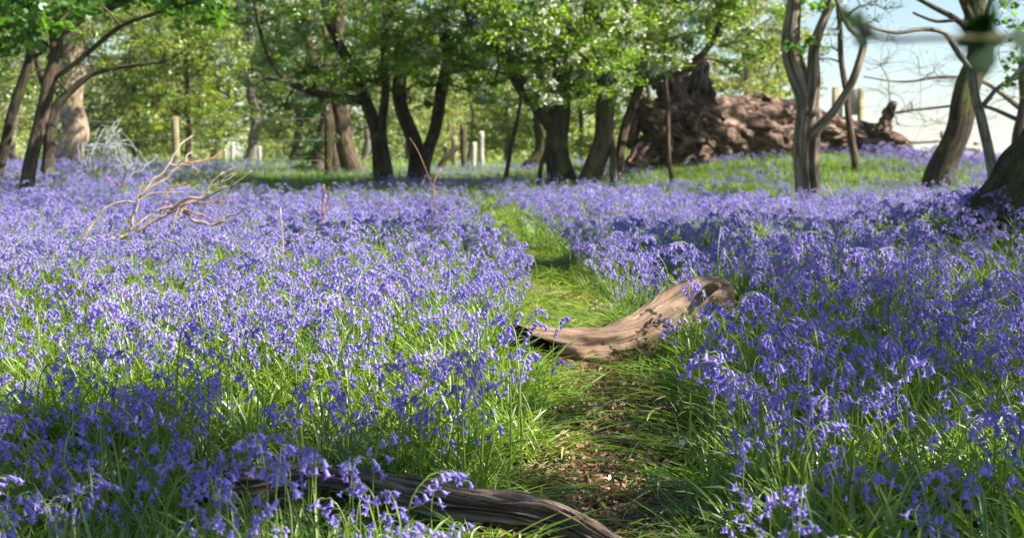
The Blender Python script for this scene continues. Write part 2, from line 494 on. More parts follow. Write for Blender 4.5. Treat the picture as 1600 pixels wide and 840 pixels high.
def build_tree(name, label, cat, stems, clumps, bark, leafm, leaf=.06, per=110, shape='oval', group=None, twigs=9, lump=.10, flare=1.22,
               blossom=0, limbs=(), seed=0, sides=14, twig_r=.006, up=.4, grooves=None, crown_name='crown', sink=.15, merge=False, crook=.5):
    r = np.random.default_rng(seed + 100)
    base = stems[0][0, :3].copy()
    base[2] = float(ground(base[0], base[1]))
    root = thing(name, label, cat, base, group)
    nodes = []
    for si, st in enumerate(stems):
        L = np.linalg.norm(np.diff(st[:, :3], axis=0), axis=1).sum()
        n = int(max(10, min(60, L / .09)))
        c = catmull(st, n)
        if abs(c[0, 2] - float(ground(c[0, 0], c[0, 1]))) < .6:
            low = c[0].copy(); low[2] = float(ground(c[0, 0], c[0, 1])) - sink; low[3] *= flare
            s = np.concatenate([[0], np.cumsum(np.linalg.norm(np.diff(c[:, :3], axis=0), axis=1))])
            c[:, 3] *= 1 + (flare - 1) * np.exp(-(s / .22) ** 1.3)
            c = np.vstack([low, c])
        wob = c[:, 3].mean() * crook
        ph = r.uniform(0, 6, 4); s = np.linspace(0, L, len(c))
        c[1:, 0] += (wob * np.sin(s * 2.1 + ph[0]) + wob * .5 * np.sin(s * 5 + ph[1]))[1:]
        c[1:, 1] += (wob * np.sin(s * 1.7 + ph[2]))[1:]
        V, F = tube(c[:, :3], np.maximum(c[:, 3], .004), sides, lump, 2.5, seed * 7 + si, grooves.get(si, ()) if grooves else ())
        mb = MB(); mb.add(V, F)
        nm = 'trunk' if si == 0 or si not in limbs else 'limb'
        if merge and si == 0:
            keep_mb = mb
        else:
            link(nm, mb.mesh(nm, bark, True, base), root)
        acc = 0
        for p in c[int(len(c) * .35):]:
            nodes.append((p[0], p[1], p[2], p[3]))
    if len(clumps):
        nodes = np.array(nodes)
        bw = keep_mb if merge else MB(); lf = MB(); bl = MB()
        d0 = np.array([np.linalg.norm(nodes[:, :3] - c[:3], axis=1).min() for c in clumps])
        for ci in np.argsort(d0):
            c = clumps[ci]
            dv = c[None, :3] - nodes[:, :3]
            dd = np.linalg.norm(dv, axis=1)
            cost = dd - .35 * dv[:, 2] * (dv[:, 2] > 0) + .5 * (dv[:, 2] < -.2) * np.abs(dv[:, 2])
            k = int(np.argmin(cost))
            a = nodes[k]; dist = dd[k]
            r0 = min(a[3] * .75, .010 + .022 * dist + .01 * r.random())
            mid = (a[:3] + c[:3]) / 2 + np.array([r.normal(0, .12), r.normal(0, .12), .10 + r.normal(0, .08)]) * dist
            pts = catmull(np.array([a[:3], mid, c[:3]]), max(5, int(dist / .18)))
            rad = np.linspace(r0, max(twig_r * 1.3, r0 * .35), len(pts))
            V, F = tube(pts, rad, 6 if r0 > .02 else 5, .06 if r0 > .02 else 0, 4, int(ci))
            bw.add(V, F)
            nodes = np.vstack([nodes, np.column_stack([pts[2:], rad[2:]])]) if len(pts) > 2 else nodes
            cr = c[3]; LP = []
            tw_tint = r.uniform(.15, .85)
            for t in range(twigs):
                v = r.normal(0, 1, 3); v[2] = v[2] * .42 + .10; v /= np.linalg.norm(v)
                e = c[:3] + v * cr * r.uniform(.6, 1.25)
                m = (c[:3] + e) / 2 + r.normal(0, .12, 3) * cr
                tp = catmull(np.array([c[:3], m, e]), 5)
                V, F = tube(tp, np.linspace(twig_r, twig_r * .4, 5), 4, cap=False)
                bw.add(V, F)
                nl = max(1, int(per / twigs * r.uniform(.6, 1.4)))
                q = r.uniform(.15, 1.05, nl)
                base_p = c[:3] + (m - c[:3]) * np.minimum(q * 2, 1)[:, None] + (e - m) * np.clip(q * 2 - 1, 0, 1.1)[:, None]
                LP.append(base_p + r.normal(0, .11, (nl, 3)) * cr * np.array([1, 1, .6]))
            LP = np.vstack(LP)
            if per > 0:
                scatter_leaves(lf, LP, leaf, shape, up, tw_tint, r)
            if blossom and r.random() < blossom:
                for b in range(r.integers(3, 8)):
                    q = LP[r.integers(len(LP))] + r.normal(0, .02, 3)
                    BP = q + r.normal(0, .035, (18, 3))
                    scatter_leaves(bl, BP, .055, 'oval', .6, None, r)
        nm = 'trunk' if merge else 'branchwork'
        link(nm, bw.mesh(nm, bark, True, base), root)
        if per > 0 and lf.n:
            link(crown_name, lf.mesh(crown_name, leafm, False, base), root)
        if bl.n:
            tag(link('blossom', bl.mesh('blossom', M['blossom'], False, base), root), kind='stuff')
    return root

def box_region(x0, x1, y0, y1, r0, r1, lower=None):
    def f(r):
        while True:
            x, y = r.uniform(x0, x1), r.uniform(y0, y1)
            if lower is None or y < lower(x) + r.normal(0, 8):
                return x, y, r.uniform(r0, r1)
    return f

def lin(*pts):
    xs, ys = zip(*pts)
    return lambda x: float(np.interp(x, xs, ys))

# ------------------------------------------------------------------ the trees
def proj_y(px, depth, h=0.0):
    """photograph row at which the ground (plus h) at that column and depth appears"""
    lo, hi = 150.0, 900.0
    for _ in range(40):
        m = (lo + hi) / 2
        p = P(px, m, depth)
        if p[2] > float(ground(p[0], p[1])) + h: lo = m
        else: hi = m
    return lo

def st(depth, *pl, dz=None):
    pl = [(p[0], proj_y(p[0], depth + (dz[k] if dz else 0)) if p[1] is None else p[1], p[2] * .86) for k, p in enumerate(pl)]
    return stem_px(pl, depth, dz)

def R_(fn, n, depth, sp, seed):
    return region(fn, n, depth, sp, np.random.default_rng(seed))

HAW = 'blossoming hawthorns along the back of the glade'
# hawthorn with two slim stems
build_tree('hawthorn', 'slim twin-stemmed hawthorn whose low pale limb reaches left over the flowers', 'tree',
    [st(23.4, (598, None, 24), (588, 235, 22), (572, 170, 24), (558, 120, 20), (520, 40, 16), (500, -60, 12)),
     st(23.3, (606, None, 18), (600, 220, 17), (604, 140, 15), (600, 40, 12), (610, -60, 8)),
     st(23.3, (568, 158, 17), (520, 150, 15), (480, 142, 13), (440, 120, 10), (415, 70, 8), (400, 10, 6), dz=[0, -.2, -.4, -.6, -.8, -1])],
    np.vstack([R_(box_region(385, 640, -170, 150, .28, .5, lin((385, 60), (430, 150), (520, 130), (640, 120))), 125, 23.2, 1.2, 1),
               R_(box_region(405, 575, 90, 200, .2, .32, lin((405, 150), (480, 195), (575, 165))), 15, 23.2, .9, 2)]),
    M['bark_dark'], M['haw'], .06, 210, group=HAW, limbs=(2,), blossom=.35, seed=1)
# hawthorn with two strong diverging stems
build_tree('hawthorn', 'hawthorn of two stout stems parting in a narrow V just above the flowers', 'tree',
    [st(24, (648, None, 32), (646, 240, 28), (634, 180, 26), (628, 120, 24), (618, 40, 18), (600, -70, 12)),
     st(23.9, (662, None, 30), (672, 230, 24), (684, 160, 22), (694, 90, 21), (698, 20, 18), (705, -90, 12)),
     st(23.9, (690, 112, 16), (740, 104, 14), (800, 100, 11), (840, 96, 8), dz=[0, -.2, -.4, -.6])],
    np.vstack([R_(box_region(575, 800, -190, 150, .28, .5, lin((575, 120), (640, 135), (700, 110), (730, 120), (800, 90))), 145, 23.6, 1.2, 3), R_(box_region(575, 800, 60, 165, .18, .3, lin((575, 150), (660, 150), (740, 150), (800, 130))), 24, 23.0, .7, 31)]),
    M['bark_dark'], M['haw'], .06, 210, group=HAW, limbs=(2,), blossom=.3, seed=2)
# the big one in the middle
build_tree('hawthorn', 'thickest hawthorn with a heavy dark limb leaning up to the left', 'tree',
    [st(21.8, (870, None, 50), (874, 250, 44), (878, 195, 40), (884, 120, 34), (892, 40, 30), (900, -80, 18)),
     st(21.8, (872, 205, 32), (845, 172, 30), (806, 122, 30), (775, 82, 24), (740, 30, 18), (715, -50, 12), dz=[0, -.1, -.3, -.5, -.6, -.8])],
    np.vstack([R_(box_region(720, 985, -230, 130, .28, .52, lin((720, 60), (790, 95), (850, 95), (985, 100))), 175, 21.3, 1.2, 4),
               R_(box_region(750, 990, 60, 160, .18, .3), 34, 20.8, .6, 5)]),
    M['bark_dark'], M['haw'], .06, 210, group=HAW, limbs=(1,), blossom=.5, seed=3)
build_tree('hawthorn', 'straight dark hawthorn trunk with sun flecks, just right of the thickest one', 'tree',
    [st(21.6, (929, None, 40), (931, 250, 36), (940, 190, 34), (944, 120, 33), (938, 55, 34), (934, -60, 24)),
     st(21.6, (958, None, 12), (956, 210, 12), (945, 150, 10), (920, 100, 6), (890, 70, 4))],
    R_(box_region(860, 1060, -230, 110, .28, .5, lin((860, 70), (920, 60), (1060, 110))), 125, 22.4, 1.0, 6),
    M['bark_brown'], M['haw'], .06, 200, group=HAW, blossom=.45, seed=4)
build_tree('hawthorn', 'slender hawthorn leaning right beside the fallen trunk, one limb bent over it', 'tree',
    [st(22.6, (966, None, 18), (972, 235, 17), (984, 180, 17), (996, 130, 18), (1010, 70, 14), (1030, -20, 11), (1040, -110, 8)),
     st(22.6, (994, 132, 15), (1030, 122, 14), (1068, 106, 14), (1100, 84, 12), (1125, 40, 10), (1135, -40, 7), dz=[0, -.2, -.4, -.6, -.7, -.8])],
    np.vstack([R_(box_region(960, 1150, -220, 130, .26, .46, lin((960, 110), (1040, 130), (1090, 70), (1150, 60))), 120, 22.2, 1.0, 7),
               R_(box_region(1120, 1225, -120, 110, .2, .36, lin((1120, 130), (1225, 60))), 30, 22.0, .7, 8)]),
    M['bark_brown'], M['haw'], .06, 200, group=HAW, limbs=(1,), blossom=.5, seed=5)
# thin saplings
for k, (lab, d, pl) in enumerate((
    ('thin dark sapling leaning right in front of the pale mossy stump', 22.6, [(786, None, 9), (797, 240, 8), (806, 190, 7), (812, 150, 6), (815, 100, 4)]),
    ('thin crooked sapling close against the thickest hawthorn', 21.9, [(842, None, 9), (848, 258, 8), (862, 215, 7), (866, 170, 5), (858, 140, 4)]),
    ('thin bare sapling standing before the root end of the fallen trunk', 21.7, [(1054, None, 9), (1046, 250, 8), (1041, 180, 9), (1038, 110, 7), (1042, 60, 5)]))):
    build_tree('sapling', lab, 'sapling', [st(d, *pl)], np.array([[*P(pl[-1][0] + 12 * s, pl[-1][1] + 30 * s + 20, d), .18] for s in (-1, 0, 1)]),
               M['bark_brown'], M['haw'], .05, 14, group='thin saplings among the hawthorns', twigs=4, merge=True, seed=20 + k, sides=8, flare=1.1, twig_r=.004)

# left-hand group
build_tree('maple_tree', 'slim grey forked trunk at far left with branches arching right over the fence', 'tree',
    [st(17.5, (48, None, 26), (56, 225, 25), (72, 150, 24), (82, 85, 24), (76, 30, 20), (72, -70, 16)),
     st(17.5, (78, 95, 16), (92, 50, 15), (97, 0, 13), (104, -80, 10)),
     st(17.5, (74, 130, 9), (120, 95, 9), (190, 42, 8), (250, 20, 6), (330, -4, 5), dz=[0, -.2, -.5, -.7, -.9]),
     st(17.5, (88, 60, 9), (140, 26, 8), (190, 8, 7), (240, -20, 5), dz=[0, .2, .4, .6])],
    np.vstack([R_(box_region(-30, 130, -150, 90, .22, .4, lin((-30, 105), (60, 70), (130, 55))), 56, 16.9, .8, 11),
               R_(box_region(130, 340, -110, 6, .2, .36), 22, 17.2, .7, 12),
               R_(box_region(270, 345, -60, 30, .2, .3), 8, 16.6, .4, 13)]),
    M['bark_brown'], M['syc'], .10, 60, 'lobed', limbs=(2, 3), seed=7, twig_r=.005)
build_tree('maple_tree', 'thin dark trunk leaning right at the extreme left edge', 'tree',
    [st(19, (-10, None, 20), (8, 205, 19), (30, 140, 18), (46, 85, 16), (58, 10, 12), (70, -80, 8))],
    R_(box_region(-60, 120, -160, 40, .22, .4), 28, 19.4, .8, 14), M['bark_dark'], M['syc'], .10, 44, 'lobed', seed=8, twig_r=.005)
build_tree('hazel_tree', 'dark leaning stem behind the forked grey trunk, its bough arching right', 'tree',
    [st(21, (74, None, 22), (82, 205, 22), (92, 165, 18), (110, 140, 13), (140, 115, 10), (185, 105, 8), (240, 98, 6), (270, 92, 4)),
     st(21, (84, 195, 14), (70, 130, 12), (50, 60, 10), (40, -50, 7))],
    np.vstack([R_(box_region(120, 330, 10, 105, .2, .34, lin((120, 90), (330, 80))), 18, 21.2, .6, 15), R_(box_region(0, 110, -60, 150, .25, .4), 22, 21.8, .7, 16)]),
    M['bark_dark'], M['haw'], .06, 60, limbs=(), seed=9)
build_tree('oak_tree', 'broad pale pinkish trunk beyond the left flowers, dappled with sun', 'tree',
    [st(29, (104, None, 60), (106, 225, 50), (110, 150, 44), (122, 80, 40), (136, 10, 36), (150, -120, 26))],
    R_(box_region(20, 330, -260, 40, .5, .9, lin((20, 60), (150, 10), (330, 60))), 60, 29.5, 2.0, 17), M['bark_pale'], M['lime'], .09, 110, seed=10)

# trees standing behind the hawthorns
build_tree('ivy_tree', 'thick trunk bundle wrapped in dark ivy behind the middle fence post', 'tree',
    [st(31, (545, None, 42), (540, 230, 34), (532, 150, 30), (525, 60, 26), (520, -120, 18)),
     st(30.6, (500, None, 30), (504, 220, 26), (500, 150, 22), (485, 60, 18), (470, -80, 12)),
     st(30.8, (522, None, 20), (518, 210, 18), (512, 130, 16), (505, 40, 12))],
    np.vstack([R_(box_region(455, 515, 130, 285, .18, .3), 34, 30.4, .35, 18), R_(box_region(430, 620, -160, 110, .4, .7), 50, 31, 1.5, 19)]),
    M['bark_brown'], M['haw_dark'], .08, 90, seed=11)
build_tree('oak_tree', 'pale mossy flared trunk seen between the thickest hawthorn and its thin sapling', 'tree',
    [st(29, (838, None, 62), (842, 235, 42), (850, 190, 34), (858, 100, 28), (862, -60, 20))],
    R_(box_region(780, 960, -200, 80, .45, .8), 34, 30, 1.5, 20), M['bark_mossy'], M['lime'], .08, 90, seed=12)

BACK = 'sunlit trees of the wood beyond the fence'
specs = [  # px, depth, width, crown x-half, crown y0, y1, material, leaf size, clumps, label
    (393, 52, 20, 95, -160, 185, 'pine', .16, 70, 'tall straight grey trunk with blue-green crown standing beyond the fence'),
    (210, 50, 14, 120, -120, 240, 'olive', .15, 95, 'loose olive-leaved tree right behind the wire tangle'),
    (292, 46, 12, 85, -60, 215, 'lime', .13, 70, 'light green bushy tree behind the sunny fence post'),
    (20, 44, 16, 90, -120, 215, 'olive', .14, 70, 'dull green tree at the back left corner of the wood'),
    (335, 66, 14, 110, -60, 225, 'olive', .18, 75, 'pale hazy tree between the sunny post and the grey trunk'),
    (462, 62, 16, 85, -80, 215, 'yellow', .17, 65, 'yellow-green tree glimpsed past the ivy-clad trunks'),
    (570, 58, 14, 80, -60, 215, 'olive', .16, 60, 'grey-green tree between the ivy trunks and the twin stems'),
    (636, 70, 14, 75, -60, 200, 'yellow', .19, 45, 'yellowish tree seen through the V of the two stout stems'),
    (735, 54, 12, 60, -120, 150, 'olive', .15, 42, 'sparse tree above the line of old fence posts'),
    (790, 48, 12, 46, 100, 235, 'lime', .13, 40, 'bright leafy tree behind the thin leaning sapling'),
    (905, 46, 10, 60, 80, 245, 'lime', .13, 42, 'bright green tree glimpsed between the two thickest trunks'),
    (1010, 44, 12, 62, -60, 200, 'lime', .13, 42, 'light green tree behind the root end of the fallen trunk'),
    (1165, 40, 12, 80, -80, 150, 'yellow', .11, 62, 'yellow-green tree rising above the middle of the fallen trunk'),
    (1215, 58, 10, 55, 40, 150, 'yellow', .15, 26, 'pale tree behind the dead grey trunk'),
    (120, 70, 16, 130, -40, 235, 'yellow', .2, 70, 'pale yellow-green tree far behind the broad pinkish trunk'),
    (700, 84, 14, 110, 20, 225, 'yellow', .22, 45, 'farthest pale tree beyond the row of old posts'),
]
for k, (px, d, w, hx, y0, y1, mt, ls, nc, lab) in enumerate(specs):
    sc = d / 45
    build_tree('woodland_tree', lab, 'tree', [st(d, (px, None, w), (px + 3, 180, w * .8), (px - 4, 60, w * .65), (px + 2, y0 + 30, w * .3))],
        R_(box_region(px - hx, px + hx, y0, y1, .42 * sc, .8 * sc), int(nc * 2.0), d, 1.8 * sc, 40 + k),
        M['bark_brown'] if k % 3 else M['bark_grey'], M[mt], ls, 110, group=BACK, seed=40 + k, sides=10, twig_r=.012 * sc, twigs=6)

# right-hand trees against the sky
build_tree('dead_tree', 'bare grey dead trunk with a dark split at its foot and a forked top', 'tree',
    [st(18.5, (1254, None, 40), (1256, 270, 42), (1258, 215, 46), (1258, 160, 40), (1250, 110, 36), (1243, 60, 32), (1238, 10, 26), (1234, -70, 18)),
     st(18.4, (1264, 180, 24), (1270, 130, 24), (1276, 80, 20), (1290, 35, 17), (1302, -10, 15), (1320, -80, 10)),
     st(18.3, (1268, 212, 22), (1296, 180, 16), (1318, 145, 15), (1336, 110, 14), (1350, 66, 13), (1330, 44, 10), (1312, 10, 7), (1300, -30, 5), dz=[0, -.1, -.2, -.3, -.3, -.4, -.5, -.6])],
    np.vstack([R_(box_region(1160, 1290, -60, 12, .14, .26), 12, 18.2, .4, 60), [[*P(1262, 66, 18.2), .12], [*P(1240, 75, 18.1), .12]]]),
    M['dead_grey'], M['syc'], .09, 26, 'lobed', limbs=(1, 2), seed=13, lump=.13, sides=72, flare=1.05, twigs=5, twig_r=.004,
    grooves={0: [(.25, .20, .0, .30, .92), (-.55, .12, .45, .95, .5), (.8, .08, .3, .9, .22), (-1.1, .08, .1, .9, .2)], 1: [(-.3, .3, .05, .45, .7)]})
build_tree('sapling', 'slender curved grey stem between the dead tree and the sign posts', 'sapling',
    [st(23, (1340, None, 13), (1334, 225, 13), (1322, 170, 12), (1314, 110, 11), (1312, 40, 10), (1308, -60, 7))],
    np.vstack([R_(box_region(1225, 1330, 30, 130, .16, .26, lin((1225, 120), (1330, 90))), 9, 23, .4, 61), R_(box_region(1290, 1400, -90, 40, .2, .3), 14, 23, .5, 62)]),
    M['bark_brown'], M['haw'], .06, 34, group='thin saplings among the hawthorns', seed=14, merge=True, sides=8, twig_r=.004)
build_tree('ash_tree', 'stout dark curved trunk against the sky at right, boughs spread left', 'tree',
    [st(21, (1476, None, 52), (1486, 225, 46), (1500, 165, 46), (1510, 115, 44), (1528, 60, 42), (1538, 0, 38), (1545, -90, 26)),
     st(20.8, (1524, 52, 20), (1508, 20, 16), (1494, -20, 13), (1480, -80, 9)),
     st(20.7, (1516, 50, 12), (1490, 28, 11), (1460, 12, 9), (1430, -4, 7)),
     st(20.7, (1512, 38, 8), (1496, 32, 7), (1466, 34, 6), (1446, 28, 5), (1428, 20, 4))],
    R_(box_region(1350, 1600, -150, 20, .35, .6, lin((1350, -10), (1600, 20))), 30, 21, 1.2, 63), M['bark_dark'], M['lime'], .05, 16, limbs=(1, 2, 3), seed=15, twig_r=.005, twigs=8)
build_tree('hazel_tree', 'pale slender stem crossing in front of the dark curved trunk at right', 'tree',
    [st(16, (1553, None, 20), (1540, 200, 19), (1528, 150, 17), (1522, 110, 17), (1530, 80, 13), (1545, 20, 9), (1560, -60, 7)),
     st(15.9, (1522, 112, 12), (1500, 84, 11), (1478, 52, 10), (1440, 46, 8), (1400, 52, 7), (1350, 40, 6), dz=[0, -.1, -.2, -.3, -.3, -.4]),
     st(15.9, (1536, 165, 9), (1556, 140, 8), (1580, 124, 8), (1604, 96, 7), (1640, 40, 6))],
    np.vstack([R_(box_region(1540, 1640, -40, 130, .16, .28), 16, 15.6, .4, 64)]), M['bark_grey'], M['syc'], .08, 20, 'lobed', limbs=(1, 2), seed=16, twig_r=.003, sides=12)
build_tree('ash_tree', 'thin twiggy half-bare tree reaching across the open sky', 'tree',
    [st(27, (1590, None, 30), (1592, 190, 26), (1600, 130, 22), (1612, 60, 18), (1620, -60, 12)),
     st(27, (1594, 170, 10), (1540, 130, 7), (1480, 120, 5), (1410, 128, 3.5), (1350, 120, 2.5), dz=[0, -.3, -.6, -.9, -1.2]),
     st(27, (1596, 190, 9), (1530, 165, 6), (1450, 170, 4), (1380, 178, 2.5), dz=[0, .3, .5, .8])],
    np.vstack([R_(box_region(1360, 1600, 60, 215, .5, .8), 24, 27, 1.0, 65)]), M['bark_brown'], M['lime'], .05, 5, limbs=(1, 2), seed=17, twig_r=.0045, twigs=8, sides=10)

# mossy old oak whose root flank comes in at the right edge; its crown shades the right of the glade
def shade_on(pts, seed, z0, z1, rr):
    r = np.random.default_rng(seed)
    return np.array([[*(p + np.array(S) * ((r.uniform(z0, z1) - p[2]) / S[2])), rr * r.uniform(.7, 1.25)] for p in pts])
def shade_clumps(specs, seed):
    """clumps hung where the sun passes on its way to the given ground spots: (px0, px1, py0, py1, n, z0, z1)"""
    r = np.random.default_rng(seed); out = []
    for (x0, x1, y0, y1, n, z0, z1, rr) in specs:
        for _ in range(n):
            g = G(r.uniform(x0, x1), r.uniform(y0, y1), .2)
            z = r.uniform(z0, z1)
            t = (z - g[2]) / S[2]
            q = g + np.array(S) * t
            out.append([*q, rr * r.uniform(.7, 1.25)])
    return np.array(out)
ox, oy = 4.26, 9.6
ob = np.array([ox, oy, float(ground(ox, oy))])
oak = build_tree('oak_tree', 'massive mossy trunk with spreading roots at the right edge of the glade', 'tree',
    [np.array([[ox, oy, ob[2], .70], [ox + .03, oy, ob[2] + .8, .58], [ox + .1, oy - .1, ob[2] + 2, .48], [ox + .5, oy - .6, ob[2] + 4, .38], [ox + 1.2, oy - 1.5, ob[2] + 6, .28], [ox + 2, oy - 2.5, ob[2] + 7.5, .2]]),
     np.array([[ox + .3, oy - .3, ob[2] + 3, .26], [ox + 1.5, oy - 1.8, ob[2] + 4.4, .2], [ox + 2.6, oy - 3.4, ob[2] + 5.4, .15], [ox + 3.4, oy - 5, ob[2] + 6, .10]])],
    shade_clumps([(1130, 1640, 395, 500, 44, 5, 7.5, .5), (1180, 1640, 500, 640, 36, 5, 7.5, .42), (1500, 1680, 300, 400, 10, 5, 7, .5), (740, 900, 340, 395, 17, 5, 7, .5)], 71),
    M['bark_mossy'], M['haw'], .10, 60, limbs=(1,), seed=18, sides=64, flare=1.45, lump=.13, crook=.05)
for k, (a, l, h) in enumerate(((192, 1.35, .5), (222, 1.2, .42), (163, 1.4, .42), (258, 1.1, .42), (300, 1.3, .4), (100, 1.2, .4), (30, 1.2, .4))):
    dx, dy = math.cos(R(a)), math.sin(R(a))
    pts = []
    for t in np.linspace(0, 1, 44):
        x, y = ox + dx * (.12 + l * t), oy + dy * (.12 + l * t)
        pts.append([x + .06 * math.sin(5 * t + k), y, float(ground(x, y)) + 1.05 * (1 - t) ** 2.6 - .05, h * (1 - t) ** .9 + .05])
    pts = np.array(pts)
    V, F = tube(pts[:, :3], pts[:, 3], 40, .20, 7, 90 + k)
    mb = MB(); mb.add(V, F)
    link('root', mb.mesh('root', M['bark_mossy'], True, ob), oak)

# trees just outside the frame at right: unseen, crowns shaped to dapple the near flowers with shade
build_tree('shade_beech', 'unseen beech on the right bank, boughs shaped to dapple the near bluebells with shade', 'tree',
    [np.array([[8.6, 1.2, .0, .26], [8.5, 1.2, 2, .22], [8.2, 1.3, 4, .18], [7.8, 1.4, 6, .13], [7.5, 1.5, 8, .08]])],
    shade_clumps([(-60, 330, 600, 740, 34, 5, 7.5, .34), (330, 760, 630, 740, 20, 5, 7.5, .30), (-60, 420, 740, 900, 20, 5, 7.5, .34), (1180, 1500, 620, 760, 10, 4.5, 7, .3), (880, 1180, 560, 700, 9, 5, 7.5, .26),
                  (1380, 1700, 700, 900, 12, 4.5, 7, .32), (1080, 1120, 500, 560, 2, 5, 7, .22)], 72),
    M['bark_grey'], M['haw'], .09, 52, seed=19)
build_tree('shade_beech', 'taller unseen beech along the right bank, shaped to shade left flowers beyond the dead branch', 'tree',  # unseen; crown clumps placed to shade the left flowers and the mound
    [np.array([[8.2, 15.2, .4, .26], [8.0, 15.2, 2.5, .22], [7.4, 15.4, 5, .17], [6.6, 15.6, 7, .12], [5.6, 15.8, 8.5, .08]])],
    shade_clumps([(-40, 420, 305, 345, 30, 8, 10, .5), (560, 780, 325, 345, 8, 6, 8, .4), (1000, 1240, 262, 290, 10, 7, 9, .5), (880, 1010, 200, 250, 8, 7, 9, .4)], 73),
    M['bark_grey'], M['haw'], .10, 55, seed=21)
rs = np.random.default_rng(4)
fp = [P(rs.uniform(970, 1100), rs.uniform(115, 260), rs.uniform(24.4, 25.4)) for _ in range(52)] + [P(rs.uniform(1130, 1420), rs.uniform(150, 245), rs.uniform(25.6, 26.6)) for _ in range(9)] \
   + [P(rs.uniform(860, 985), rs.uniform(120, 290), 21.6) for _ in range(10)] + [P(rs.uniform(1225, 1290), rs.uniform(30, 300), 18.4) for _ in range(6)] + [P(rs.uniform(80, 130), rs.uniform(120, 255), 28.6) for _ in range(9)]
build_tree('shade_beech', 'farthest beech of the right bank, unseen, added to shade the fallen trunk', 'tree',  # unseen tree added to shade the fallen trunk and dapple other trunks
    [np.array([[11.6, 22.0, .5, .28], [11.5, 22, 3, .24], [11.2, 22, 5.5, .18], [10.8, 22, 8, .12], [10.5, 22, 9.5, .06]])],
    shade_on(fp, 5, 6.5, 9.5, .36), M['bark_grey'], M['haw'], .11, 105, seed=23)
# near sapling: trunk out of frame, one twig in front of the lens
def near_twig():
    b = np.array([.86, 1.02, float(ground(.86, 1.02))])
    r = thing('sycamore_sapling', 'out-of-focus twig with drooping young leaves crossing the sky at top right', 'sapling', b)
    mb = MB()
    V, F = tube(catmull(np.array([b - [0, 0, .05], [.85, 1.02, .6], [.82, 1.02, 1.12], [.84, 1.03, 1.7]]), 16), np.linspace(.012, .006, 16), 8, .05); mb.add(V, F)
    link('trunk', mb.mesh('trunk', M['bark_brown'], True, b), r)
    mb = MB()
    tw = np.array([[.823, 1.02, 1.13], P(1640, 52, 1.02), P(1560, 58, 1.02), P(1460, 60, 1.0), P(1395, 62, 1.0), P(1350, 48, 1.0), P(1325, 20, 1.0)])
    V, F = tube(catmull(tw, 30), np.linspace(.004, .0016, 30), 6); mb.add(V, F)
    link('limb', mb.mesh('limb', M['bark_dark'], True, b), r)
    rr = np.random.default_rng(3)
    for (px, py, sz, d) in ((1338, 34, .022, 1.0), (1350, 52, .018, 1.0), (1368, 62, .016, 1.0), (1528, 40, .040, 1.03), (1536, 66, .042, 1.03), (1552, 30, .036, 1.03), (1318, 22, .014, 1.0), (1518, 82, .035, 1.03), (1596, 66, .02, 1.0)):
        mb = MB()
        scatter_leaves(mb, np.array([P(px, py, d)]), sz, 'lobed', -.6, .2, rr)
        link('leaf', mb.mesh('leaf', M['deep'], False, b), r)
near_twig()
# the far tree line, one mass
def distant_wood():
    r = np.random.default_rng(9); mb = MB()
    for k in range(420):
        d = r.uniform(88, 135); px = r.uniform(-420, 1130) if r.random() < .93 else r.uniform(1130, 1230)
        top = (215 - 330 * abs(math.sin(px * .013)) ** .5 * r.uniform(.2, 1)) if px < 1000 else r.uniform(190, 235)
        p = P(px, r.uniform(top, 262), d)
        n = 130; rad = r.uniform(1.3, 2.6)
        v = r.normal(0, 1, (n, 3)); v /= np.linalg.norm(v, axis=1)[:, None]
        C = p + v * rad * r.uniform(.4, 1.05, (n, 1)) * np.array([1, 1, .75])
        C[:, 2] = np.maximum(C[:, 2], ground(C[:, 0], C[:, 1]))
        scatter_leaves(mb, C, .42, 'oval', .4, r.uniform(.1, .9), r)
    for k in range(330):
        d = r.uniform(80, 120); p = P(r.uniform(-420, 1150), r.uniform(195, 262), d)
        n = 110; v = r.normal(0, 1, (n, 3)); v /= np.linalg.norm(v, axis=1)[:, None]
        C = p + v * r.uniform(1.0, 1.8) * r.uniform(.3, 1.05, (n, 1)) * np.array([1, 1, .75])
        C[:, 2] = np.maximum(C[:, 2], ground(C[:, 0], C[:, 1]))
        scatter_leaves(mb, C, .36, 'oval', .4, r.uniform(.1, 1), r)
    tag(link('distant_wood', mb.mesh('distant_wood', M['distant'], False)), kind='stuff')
distant_wood()

# ------------------------------------------------------------------ the logs
def log_mesh(px_list, sides, n, lump, freq, seed, mat, mats_end, grooves=(), ridge=0.0, hollow=None):
    pts = np.array([[*p[:3], p[3]] for p in px_list])
    c = catmull(pts, n)
    return c

